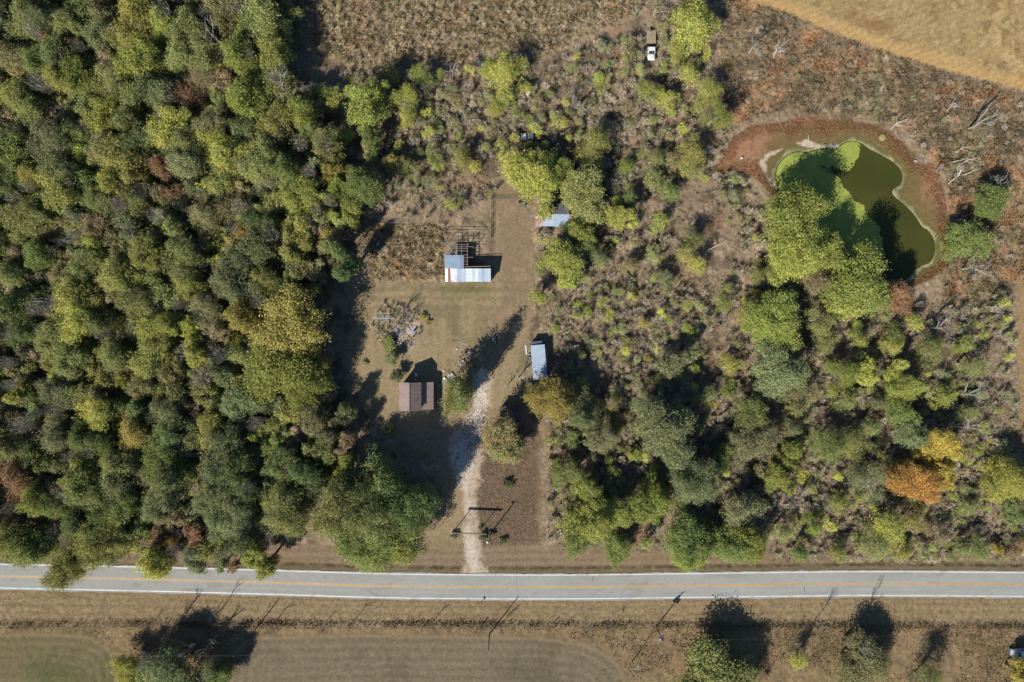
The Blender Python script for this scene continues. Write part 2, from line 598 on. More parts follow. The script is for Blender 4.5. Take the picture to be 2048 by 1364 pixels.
    ks = sstep(0, 12, off) * sstep(82, 72, off + jit * 0.3)
    B = np.tile(c(152, 130, 92), (len(px), 1))
    B = B * (1 + 0.08 * np.sin(off / 2.4 + n1) + 0.16 * n4 + 0.08 * n3)[:, None]
    B = over(B, c(120, 102, 62), sstep(0.2, 0.8, n1 * 0.6 + n2 * 0.4) * 0.7)
    B = over(B, c(160, 126, 88), sstep(40, 24, off) * 0.5)
    A = A + (B - A) * ks[:, None]
    rough = rough * (1 - ks) + 0.10 * ks
    # south of the fence row
    k0 = sstep(76, 84, off + jit * 0.3)
    B = np.tile(c(142, 118, 82), (len(px), 1))
    B = over(B, c(104, 90, 64), sstep(-0.1, 0.7, n2) * 0.6)
    B = over(B, c(166, 140, 100), sstep(0.2, 0.8, n3) * 0.5)
    A = A + (B - A) * k0[:, None]
    rough = rough * (1 - k0) + 0.14 * k0
    for poly, t1, t2, arc in ((SFIELD1, c(124, 112, 78), c(106, 103, 66), (110, 1390)), (SFIELD2, c(132, 117, 90), c(116, 105, 78), (1080, 1430))):
        sd = sdist(px, py, poly)
        k = sstep(-3, 5, sd + jit * 0.4)
        B = np.tile(t1, (len(px), 1))
        B = over(B, t2, sstep(-0.2, 0.7, n1 * 0.8 + n3 * 0.3))
        B = B * (1 + 0.07 * np.sin(sd / 2.9 + n1 * 0.8) + 0.10 * n4)[:, None]
        B = over(B, c(156, 130, 90), np.exp(-((sd - 6) / 3.0) ** 2) * 0.65)
        B = over(B, c(146, 122, 86), np.exp(-((sd - 24) / 2.0) ** 2) * 0.35)
        A = A + (B - A) * k[:, None]
        rough = rough * (1 - k) + 0.05 * k
    # gravel drive
    sd = sdist(px, py, DRIVE)
    kd = sstep(-4, 4, sd + jit * 1.3 + n4 * 3)
    B = np.tile(c(202, 178, 150), (len(px), 1))
    B = over(B, c(160, 130, 102), sstep(0.0, 0.8, n3 + 0.4 * n4) * 0.8)
    kw = sstep(-6, 8, sdist(px, py, DRIVEWHITE) + jit * 1.2)
    hi = sstep(990, 930, py)
    B = over(B, c(222, 210, 192), kw * (0.7 + 0.28 * hi))
    B = over(B, c(150, 124, 100), sstep(0.25, 0.7, n4 * 0.7 + n3 * 0.5) * (0.3 + 0.45 * hi))
    A = A + (B - A) * (kd * (0.92 - 0.25 * sstep(0.2, 0.9, n3) * hi))[:, None]
    rough = rough * (1 - kd) + 0.03 * kd
    # pond basin
    so = sdist(px, py, REDOUT) + jit * 1.1
    sp = sdist(px, py, POND)
    kr = sstep(-5, 7, so)
    B = np.tile(c(172, 126, 90), (len(px), 1))
    B = over(B, c(146, 104, 74), sstep(0, 0.7, n3 * 0.8 + n2 * 0.4))
    B = over(B, c(164, 130, 92), sstep(0.2, 0.8, fbm(px, py, 40, 3, 51)) * 0.55)
    ring = sstep(-62, -34, sp + n2 * 10 + n3 * 5) * sstep(1500, 1540, px)
    B = over(B, c(124, 104, 62), ring * 0.9)
    B = over(B, c(106, 112, 58), sstep(-17, -11, sp + n2 * 3) * sstep(1500, 1540, px) * 0.75)
    B = over(B, c(186, 168, 126), sstep(-10, -5, sp + n3 * 4 + n2 * 4) * np.clip(0.62 + 0.7 * fbm(px, py, 55, 3, 52), 0.1, 1))
    A = A + (B - A) * kr[:, None]
    for P in (PALE1, PALE2):
        A = over(A, c(204, 184, 156), sstep(-3, 2, sdist(px, py, P) + n3 * 3))
    A = over(A, c(118, 104, 56), sstep(-2, 4, sp))
    # berm west of the pond
    db = ldist(px, py, [(1475, 352), (1510, 362), (1535, 390), (1540, 420)])
    A = over(A, c(164, 140, 108), sstep(9, 3, db + n3 * 3) * 0.6)
    kb = np.clip(kr, 0, 1)
    rough = rough * (1 - kb) + 0.04 * kb
    # red bare earth patches
    for (qx, qy, qr) in ((1230, 10, 34), (1235, 110, 18), (1235, 60, 12), (816, 262, 20), (1118, 892, 18)):
        dq = np.hypot(px - qx, py - qy)
        A = over(A, c(146, 106, 74), sstep(qr, qr * 0.2, dq + n2 * 20 + n3 * 8) * 0.55)
    dump = np.hypot((px - 812), (py - 672) * 0.8)
    A = over(A, c(192, 168, 140), sstep(34, 16, dump + n2 * 12) * np.clip(0.75 + 0.5 * n4, 0, 1))
    grain = rng.uniform(-1, 1, len(px)) * 0.10 + fbm(px, py, 2.6, 2, 71) * 0.13
    gold_st = np.sin((px * 0.45 + py) / 2.2 + n2 * 3) * sstep(-4, 4, sdist(px, py, GOLD)) * 0.07
    mown = np.sin(px / 3.0 + n1 * 2.5 + n2) * sstep(-5, 5, sdist(px, py, LAWN)) * sstep(600, 660, py) * sstep(900, 760, py) * 0.045
    A = A * (1 + grain * (1 - 0.7 * sstep(-3, 3, sp)) + gold_st + mown)[:, None]
    lum = (A @ np.array([0.25, 0.62, 0.13]))[:, None]
    A = (A + (lum - A) * 0.15) * (1.0 + 0.55 * sstep(0.08, 0.3, rough) * (1 - kr))[:, None]
    return np.clip(A, 0.004, 0.9), np.clip(rough, 0, 1), sp, (n3, n4, n2)


def axis(lo, hi, step, far):
    core = np.arange(lo, hi + step, step)
    out, s = [], step
    v = core[-1]
    while v < far:
        s *= 1.35
        v += s
        out.append(v)
    right = np.array(out)
    left = -(right - core[-1]) + core[0]
    return np.concatenate([left[::-1], core, right])


GS = 0.3
gx = axis(-136, 136, GS, 3500)
gy = axis(-93, 93, GS, 3500)
XX, YY = np.meshgrid(gx, gy)
fx, fy = XX.ravel(), YY.ravel()
fpx, fpy = CX + fx / S, CY - fy / S
gA, gR, gSP, gN = ground_colour(fpx, fpy)
inside = (np.abs(fx) < 150) & (np.abs(fy) < 110)
hz = gR * (0.55 * gN[1] + 0.6 * gN[0]) * 0.8
hz = np.where(inside, hz, 0.0)
hz -= sstep(-4, 6, gSP) * 0.7                       # pond bowl
hz -= sstep(-40, -5, gSP) * 0.25 * (gSP < 40)
yc_ = np.interp(fpx, [p[0] for p in ROADC], [p[1] for p in ROADC])
hz = np.where(np.abs(fpy - yc_) < 31, -0.05, hz)
hz += np.where(np.abs(fpy - yc_) >= 31, 0.0, 0.0)
nx, ny = len(gx), len(gy)
ii = (np.arange(ny - 1)[:, None] * nx + np.arange(nx - 1)[None, :]).ravel()
gF = np.stack([ii, ii + 1, ii + nx + 1, ii + nx], 1)
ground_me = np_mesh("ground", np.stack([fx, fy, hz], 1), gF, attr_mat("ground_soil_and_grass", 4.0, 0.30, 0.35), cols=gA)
ground = bpy.data.objects.new("ground", ground_me)
COL.objects.link(ground)
tag(ground, "uneven ground of dry grass, leaf litter, lawn and gravel", "ground", kind="structure")

# ---- pond water and duckweed
def smooth_poly(poly, it=2):
    for _ in range(it):
        q = []
        for i in range(len(poly)):
            a, b = poly[i], poly[(i + 1) % len(poly)]
            q.append((0.75 * a[0] + 0.25 * b[0], 0.75 * a[1] + 0.25 * b[1]))
            q.append((0.25 * a[0] + 0.75 * b[0], 0.25 * a[1] + 0.75 * b[1]))
        poly = q
    return poly


def grid_patch(name, fn, x0, x1, y0, y1, step, z, material):
    """flat sheet of small quads kept where fn(px,py) > 0"""
    xs, ys = np.arange(x0, x1, step), np.arange(y0, y1, step)
    PX, PY = np.meshgrid(xs, ys)
    keep = fn(PX.ravel() + step / 2, PY.ravel() + step / 2) > 0
    W = len(xs) + 1
    vx, vy = np.meshgrid(np.arange(x0, x0 + step * W, step)[:W], np.arange(y0, y0 + step * (len(ys) + 1), step)[:len(ys) + 1])
    V = np.stack([(vx.ravel() - CX) * S, (CY - vy.ravel()) * S, np.full(vx.size, z)], 1)
    iy, ix = np.divmod(np.arange(len(xs) * len(ys)), len(xs))
    a = iy * W + ix
    F = np.stack([a + W, a + W + 1, a + 1, a], 1)[keep]
    used = np.unique(F)
    rem = np.full(len(V), -1)
    rem[used] = np.arange(len(used))
    me = np_mesh(name, V[used], rem[F], material)
    o = bpy.data.objects.new(name, me)
    COL.objects.link(o)
    return o


water_m = bpy.data.materials.new("murky_pond_water")
nt, N, L = nodes_of(water_m)
p = N.new("ShaderNodeBsdfPrincipled")
tc = N.new("ShaderNodeTexCoord")
nz = N.new("ShaderNodeTexNoise")
nz.inputs["Scale"].default_value = 0.08
nz.inputs["Detail"].default_value = 4
L.new(tc.outputs["Object"], nz.inputs["Vector"])
cr = N.new("ShaderNodeValToRGB")
cr.color_ramp.elements[0].position, cr.color_ramp.elements[1].position = 0.35, 0.7
cr.color_ramp.elements[0].color = (*c(70, 73, 32), 1)
cr.color_ramp.elements[1].color = (*c(84, 82, 42), 1)
L.new(nz.outputs["Fac"], cr.inputs[0])
L.new(cr.outputs[0], p.inputs["Base Color"])
p.inputs["Roughness"].default_value = 0.12
p.inputs["IOR"].default_value = 1.33
p.inputs["Specular IOR Level"].default_value = 0.25
o_ = N.new("ShaderNodeOutputMaterial")
L.new(p.outputs[0], o_.inputs[0])
WP = smooth_poly(POND)
water = grid_patch("pond_water", lambda x, y: sdist(x, y, WP) + 2, 1540, 1885, 270, 575, 1.5, -0.30, water_m)
tag(water, "murky olive pond water in a red-brown basin", "pond", kind="structure")

WEEDPOLY = WEEDEDGE + [(1740, 570), (1640, 540), (1560, 440), (1530, 360), (1540, 310), (1600, 275), (1700, 268)]
def weed_fn(x, y):
    j = fbm(x, y, 22, 5, 77, 0.75) * 7 + np.minimum(0, (fbm(x, y, 9, 3, 78) + 0.95) * 14) + np.minimum(0, (fbm(x * 0.8 + y, y * 0.3 - x * .3, 8, 3, 79) + 1.0) * 10)
    return np.minimum(sdist(x, y, WEEDPOLY) + j, sdist(x, y, WP) + 0.5)
dw_m = mat("duckweed_green", c(158, 168, 76), 0.75, 0, 0.16, 0.35, 0.15, dirt=c(136, 148, 70), dirt_amt=0.8)
dw = grid_patch("duckweed", weed_fn, 1540, 1780, 268, 575, 0.8, -0.27, dw_m)
tag(dw, "bright green duckweed film over the west half of the pond", "duckweed", kind="stuff")

# ---- road
def spline(pts, n):
    xs = np.array([p[0] for p in pts]); ys = np.array([p[1] for p in pts])
    t = np.linspace(xs[0], xs[-1], n)
    y = np.interp(t, xs, ys)
    ker = np.ones(25) / 25
    yp = np.pad(y, 12, mode='edge')
    y[12:-12] = np.convolve(yp, ker, 'valid')[12:-12]
    return t, y


RT, RY = spline(ROADC, 900)
def strip(name, o0, o1, z, material, parent=None, seg=4, wob=0.0):
    rows = np.linspace(o0, o1, seg + 1)
    V, F = [], []
    for k, off in enumerate(rows):
        w = wob * fbm(RT, RT * 0 + off * 50, 30, 3, 61) if k in (0, seg) else 0
        V.append(np.stack([(RT - CX) * S, (CY - (RY + off + w)) * S, np.full(len(RT), z)], 1))
    V = np.concatenate(V)
    n = len(RT)
    for k in range(seg):
        a = np.arange(n - 1) + k * n
        F.append(np.stack([a + n, a + n + 1, a + 1, a], 1))
    o = bpy.data.objects.new(name, np_mesh(name, V, np.concatenate(F), material))
    COL.objects.link(o)
    if parent: o.parent = parent
    return o


def build_road():
    rt = np.arange(-1600, 3600, 2.2)
    ry = np.interp(rt, RT, RY)
    rows = np.linspace(-27.5, 27.5, 46)
    X_, O_ = np.meshgrid(rt, rows)
    x, o = X_.ravel(), O_.ravel()
    edge = np.abs(o) > 27
    w = np.where(edge, fbm(x, o * 9, 18, 4, 61, 0.7) * 1.6, 0)
    y = np.interp(x, rt, ry) + o + w
    V = np.stack([(x - CX) * S, (CY - y) * S, np.full(len(x), 0.03)], 1)
    n = len(rt)
    ii = (np.arange(len(rows) - 1)[:, None] * n + np.arange(n - 1)[None, :]).ravel()
    F = np.stack([ii + n, ii + n + 1, ii + 1, ii], 1)
    base = np.tile(c(172, 171, 164), (len(x), 1))
    f = np.ones(len(x))
    for cpos in (-18.5, -7.5, 7, 17.5):
        f *= 1 - 0.085 * np.exp(-((o - cpos) / 2.6) ** 2) * (0.7 + 0.5 * fbm(x / 9, o, 14, 3, 62))
    f *= 1 - 0.07 * np.exp(-((o + 13) / 1.5) ** 2) - 0.06 * np.exp(-((o - 12) / 1.5) ** 2) * (fbm(x / 14, o, 12, 2, 66) > -.2)
    f *= 1 + 0.06 * fbm(x / 4, o, 16, 4, 63) + 0.05 * fbm(x, o, 5, 3, 64) + rng.uniform(-.03, .03, len(x))
    pat = fbm(x / 2.5, o, 22, 3, 65)
    f *= 1 - 0.10 * sstep(0.62, 0.75, pat)
    cr_ = np.abs(fbm(x / 1.5, o, 30, 3, 67))
    f *= 1 - 0.16 * sstep(0.022, 0.0, cr_) * sstep(-.1, .4, fbm(x, o, 200, 2, 68))
    f *= np.where(np.abs(o) > 25.6, 0.86 + 0.12 * fbm(x, o, 6, 2, 69), 1)
    me = np_mesh("road", V, F, attr_mat("worn_asphalt", 7.0, 0.10), cols=base * f[:, None])
    ob = bpy.data.objects.new("road", me)
    COL.objects.link(ob)
    return ob


road = build_road()
tag(road, "pale grey two-lane asphalt road", "road", kind="structure")
white_paint = mat("white_road_paint", c(236, 236, 230), 0.6, 0, 0.10, 0.7, dirt=c(176, 174, 168), dirt_amt=0.55)
yellow_paint = mat("yellow_road_paint", c(222, 160, 62), 0.6, 0, 0.12, 0.7, dirt=c(176, 160, 128), dirt_amt=0.5)
strip("edge_line", -25.0, -23.2, 0.036, white_paint, road, 1)
strip("edge_line", 22.6, 24.4, 0.036, white_paint, road, 1)
strip("centre_line", -1.5, -0.35, 0.036, yellow_paint, road, 1)
strip("centre_line", 0.35, 1.5, 0.036, yellow_paint, road, 1)
tar = mat("tar_seal", c(70, 68, 66), 0.5, 0, 0.2, 2)
def crack(px, y0, y1, w=0.05):
    pts = np.linspace(y0, y1, 9)
    mb = MB()
    xs = [px + RND.uniform(-0.5, 0.5) for _ in pts]
    for i in range(8):
        a, b = G(xs[i], pts[i]), G(xs[i + 1], pts[i + 1])
        mb.add([(a.x - w, a.y, .0345), (b.x - w, b.y, .0345), (b.x + w, b.y, .0345), (a.x + w, a.y, .0345)], [(0, 1, 2, 3)])
    return mb
for (qx, a, b) in ((1186, 1153, 1163), (176, 1143, 1149), (1609, 1172, 1183), (650, 1150, 1158)):
    crack(qx, a, b, 0.06).build("crack", tar, road)

# ================================================================== TREES
LEAF = leaf_mat()
BARK = mat("bark", c(112, 100, 86, 0.8), 0.9, 0, 0.3, 2.5)
GREYBARK = mat("weathered_grey_wood", c(176, 168, 156, 0.8), 0.9, 0, 0.25, 1.5)
PALEBARK = mat("bleached_dead_wood", c(214, 202, 184, 0.85), 0.9, 0, 0.2, 1.2)


def crown_mesh(name, R, Hc, nclump, nleaf, leaf, seed, fill=0.8, cr=(0.11, 0.26), droop=0.55, loose=0.38, slim=(0.45, 0.8)):
    r = np.random.default_rng(seed)
    ph, am = r.uniform(0, 6.28, 6), r.uniform(0.05, 0.15, 6)

    def lobe(th):
        return 1 + sum(am[k] * np.sin((k + 2) * th + ph[k]) for k in range(6))

    def dirs(n):
        d = r.normal(size=(n, 3))
        d /= np.linalg.norm(d, axis=1)[:, None]
        d[:, 2] = np.where(d[:, 2] < -droop, -d[:, 2] * 0.5, d[:, 2])
        return d
    # several leaders of unequal height make one uneven crown
    nl = 1 if R < 1.5 else int(r.integers(3, 5)) if R < 4 else int(r.integers(5, 8))
    la, lo = r.uniform(0, 6.28, nl), R * r.uniform(0.25, 0.62, nl) * (nl > 1)
    lead = np.stack([np.cos(la) * lo, np.sin(la) * lo, Hc * r.uniform(-0.55, 0.12, nl) * (nl > 1)], 1)
    lr = R * (r.uniform(0.42, 0.70, nl) if nl > 1 else np.ones(1))
    lh = Hc * (r.uniform(0.55, 0.9, nl) if nl > 1 else np.ones(1))

    def onlead(d, q, n):
        k = r.choice(nl, n, p=lr ** 2 / (lr ** 2).sum())
        lb = lobe(np.arctan2(d[:, 1], d[:, 0]))
        return lead[k] + np.stack([d[:, 0] * lr[k] * q * lb, d[:, 1] * lr[k] * q * lb, d[:, 2] * lh[k] * q], 1)
    C = onlead(dirs(nclump), r.uniform(0.2, 0.98, nclump) ** 0.55, nclump)
    cs = R * r.uniform(cr[0], cr[1], nclump)
    n2 = int(nleaf * loose)
    n1 = nleaf - n2
    w = cs ** 2
    idx = r.choice(nclump, n1, p=w / w.sum())
    ld = r.normal(size=(n1, 3))
    ld[:, 2] += 0.3
    ld /= np.linalg.norm(ld, axis=1)[:, None]
    P1 = C[idx] + ld * (cs[idx] * r.uniform(0.15, 1.0, n1) ** 0.5 * np.where(r.uniform(0, 1, n1) < .2, 1.5, 1.0))[:, None] * np.array([1, 1, fill])
    # sprays between the clumps, which feather the outline
    d2 = dirs(n2)
    q = r.uniform(0.12, 1.12, n2) ** 0.5
    P2 = onlead(d2, q, n2)
    P = np.concatenate([P1, P2])
    ld = np.concatenate([ld, d2])
    nrm = ld * 0.45 + r.normal(size=(nleaf, 3)) * 0.5 + np.array([-.12, -.16, 0.5])
    nrm /= np.linalg.norm(nrm, axis=1)[:, None]
    t = np.cross(nrm, r.normal(size=(nleaf, 3)))
    t /= np.linalg.norm(t, axis=1)[:, None] + 1e-9
    b = np.cross(nrm, t)
    L1 = leaf * r.uniform(0.5, 1.4, nleaf)[:, None]
    L2 = L1 * r.uniform(slim[0], slim[1], nleaf)[:, None]
    V = np.stack([P - t * L1, P - b * L2 + nrm * L1 * 0.15, P + t * L1, P + b * L2 + nrm * L1 * 0.15], 1).reshape(-1, 3)
    F = np.arange(nleaf * 4).reshape(-1, 4)
    return np_mesh(name, V, F, LEAF), C


def wisp_mesh(name, R, H, n, seed, kl=1.0, kw=1.0):
    """wiry brush: thin stems fanning up and out with fine side twigs"""
    r = np.random.default_rng(seed)
    a = r.uniform(0, 6.28, n)
    o = R * r.uniform(0, 1, n) ** 0.5
    h = H * r.uniform(0.1, 1.0, n)
    P = np.stack([np.cos(a) * o * (0.3 + 0.7 * h / H), np.sin(a) * o * (0.3 + 0.7 * h / H), h], 1)
    t = np.stack([np.cos(a) * .6, np.sin(a) * .6, np.full(n, .7)], 1) + r.normal(size=(n, 3)) * 0.55
    t /= np.linalg.norm(t, axis=1)[:, None]
    b = np.cross(t, r.normal(size=(n, 3)))
    b /= np.linalg.norm(b, axis=1)[:, None]
    L1 = r.uniform(0.12, 0.42, n)[:, None] * kl
    L2 = r.uniform(0.02, 0.07, n)[:, None] * kw
    V = np.stack([P - t * L1, P - b * L2, P + t * L1, P + b * L2], 1).reshape(-1, 3)
    return np_mesh(name, V, np.arange(n * 4).reshape(-1, 4), LEAF)


def limb(mb, p, q, r0, r1, n=5, bend=0.08, segs=3, rr=RND):
    p, q = Vector(p), Vector(q)
    L_ = (q - p).length
    pts = [p]
    for i in range(1, segs):
        t = i / segs
        pts.append(p.lerp(q, t) + Vector((rr.uniform(-1, 1), rr.uniform(-1, 1), rr.uniform(-.5, 1))) * (L_ * bend))
    pts.append(q)
    for i in range(segs):
        a, b = r0 + (r1 - r0) * i / segs, r0 + (r1 - r0) * (i + 1) / segs
        mb.tube(pts[i], pts[i + 1], a, b, n, cap=(i == segs - 1))
    return pts


def trunk_mesh(name, H, zc, C, R, seed, nl=9, bark=BARK):
    rr = random.Random(seed)
    mb = MB()
    r0 = 0.11 + 0.022 * H
    top = Vector((rr.uniform(-.3, .3), rr.uniform(-.3, .3), zc))
    limb(mb, (0, 0, -0.2), top, r0, r0 * 0.45, 7, 0.02, 4, rr)
    order = sorted(range(len(C)), key=lambda i: -math.hypot(C[i][0], C[i][1]))
    step = max(1, len(order) // nl)
    for i in order[::step][:nl]:
        q = Vector((C[i][0] * .95, C[i][1] * .95, zc + C[i][2] * .9))
        z0 = H * rr.uniform(0.3, 0.55)
        limb(mb, (top.x * z0 / zc, top.y * z0 / zc, z0), q, r0 * 0.4, 0.03, 4, 0.08, 3, rr)
    me = bpy.data.meshes.new(name)
    me.from_pydata(mb.v, [], mb.f)
    me.materials.append(bark)
    me.update()
    return me


# (class, R, H, crown half height, clumps, leaves, leaf size)
TEMPL = {}
CLS = {
    'S': (2.0, 6.0, 2.6, 46, 3600, 0.122),
    'M': (3.2, 11.5, 5.0, 84, 9000, 0.148),
    'L': (4.8, 15.0, 6.6, 150, 22000, 0.150),
    'X': (7.0, 18.0, 8.0, 240, 44000, 0.168),
    'K': (1.0, 1.7, 0.95, 16, 1900, 0.075),
}
for k, (R, H, hc, ncl, nlf, lf) in CLS.items():
    for v in range(4 if k != 'X' else 3):
        zc = H - hc * 0.95
        cm, C = crown_mesh("crown", R, hc, ncl, nlf, lf, 100 + ord(k) * 7 + v, loose=0.12 if k == 'K' else 0.38)
        TEMPL[(k, v)] = (cm, trunk_mesh("trunk", H, zc, C, R, v + ord(k)), R, H, zc)
    for v in range(3):           # airy kind: few leaves, limbs showing
        zc = H - hc * 0.95
        cm, C = crown_mesh("crown", R, hc, int(ncl * 0.8), int(nlf * 0.34), lf * 0.85, 300 + ord(k) * 5 + v, 0.9, (0.10, 0.24), 0.5, 0.5)
        TEMPL[(k, 's%d' % v)] = (cm, trunk_mesh("trunk", H, zc, C, R, v + 50 + ord(k), 14, GREYBARK), R, H, zc)
WISPS = [wisp_mesh("wisp", 1.0, 2.2, 260, 600 + v) for v in range(4)]
WISPB = [wisp_mesh("wisp", 1.0, 2.2, 900, 640 + v, 0.7, 0.32) for v in range(3)]


def bare_mesh(name, H, spread, seed, mat_, twig=1.0, lean=(0, 0), thick=0.8):
    rr = random.Random(seed)
    mb = MB()

    def grow(p, d, L_, r, depth):
        q = p + d * L_
        q += Vector((rr.uniform(-1, 1), rr.uniform(-1, 1), rr.uniform(-.4, .6))) * L_ * 0.08
        mid = p.lerp(q, 0.5) + Vector((rr.uniform(-1, 1), rr.uniform(-1, 1), 0)) * L_ * 0.06
        n = 6 if depth == 0 else (4 if depth < 2 else 3)
        mb.tube(p, mid, r, r * 0.8, n, cap=False)
        mb.tube(mid, q, r * 0.8, r * 0.6, n, cap=False)
        if depth >= 4: return
        kids = rr.randint(2, 3) if depth else rr.randint(4, 5)
        kids = int(kids + twig * 0.5)
        for i in range(kids):
            t = rr.uniform(0.45, 1.0) if depth else rr.uniform(0.55, 1.0)
            base = p.lerp(q, t)
            side = Vector((rr.uniform(-1, 1), rr.uniform(-1, 1), rr.uniform(-.1, .5))).normalized()
            nd = (d * rr.uniform(0.5, 0.9) + side * spread * rr.uniform(0.6, 1.1)).normalized()
            grow(base, nd, L_ * rr.uniform(0.5, 0.78) * (0.8 if depth == 0 else 1), r * rr.uniform(0.42, 0.6), depth + 1)

    d0 = Vector((lean[0], lean[1], 1)).normalized()
    grow(Vector((0, 0, -.1)), d0, H * 0.42, (0.07 + 0.014 * H) * thick, 0)
    me = bpy.data.meshes.new(name)
    me.from_pydata(mb.v, [], mb.f)
    me.materials.append(mat_)
    me.update()
    return me


BARE = []
for v in range(5):
    BARE.append((bare_mesh("trunk", 10.0, 0.75 + 0.1 * v, 40 + v, GREYBARK), 10.0))
PALE = []
for v in range(4):
    PALE.append((bare_mesh("trunk", 8.0, 0.7, 70 + v, PALEBARK, 1.2, (0.55, 0.45) if v % 2 else (0.25, 0.35), 0.62), 8.0))

# leaf colours: word for the label, albedo
TC = {
    'Y': ("bright yellow-green", (.325, .325, .072)), 'y': ("yellowish olive", (.250, .240, .066)), 'G': ("mid-green", (.150, .188, .056)),
    'g': ("yellow-tinged green", (.205, .228, .052)), 'D': ("dark green", (.118, .150, .054)), 'B': ("sage-green", (.158, .176, .084)),
    'b': ("dark blue-green", (.138, .162, .074)), 'O': ("olive-green", (.195, .206, .072)), 'o': ("greyish olive", (.172, .174, .088)),
    'T': ("tan-brown", (.220, .170, .100)), 't': ("brownish olive", (.200, .176, .082)), 'R': ("rust-brown", (.230, .132, .076)),
    'A': ("orange", (.350, .205, .055)), 'L': ("golden-yellow", (.400, .315, .065)), 'l': ("gold-flecked olive", (.260, .218, .058)),
    'C': ("cedar-green", (.075, .120, .055)),
}

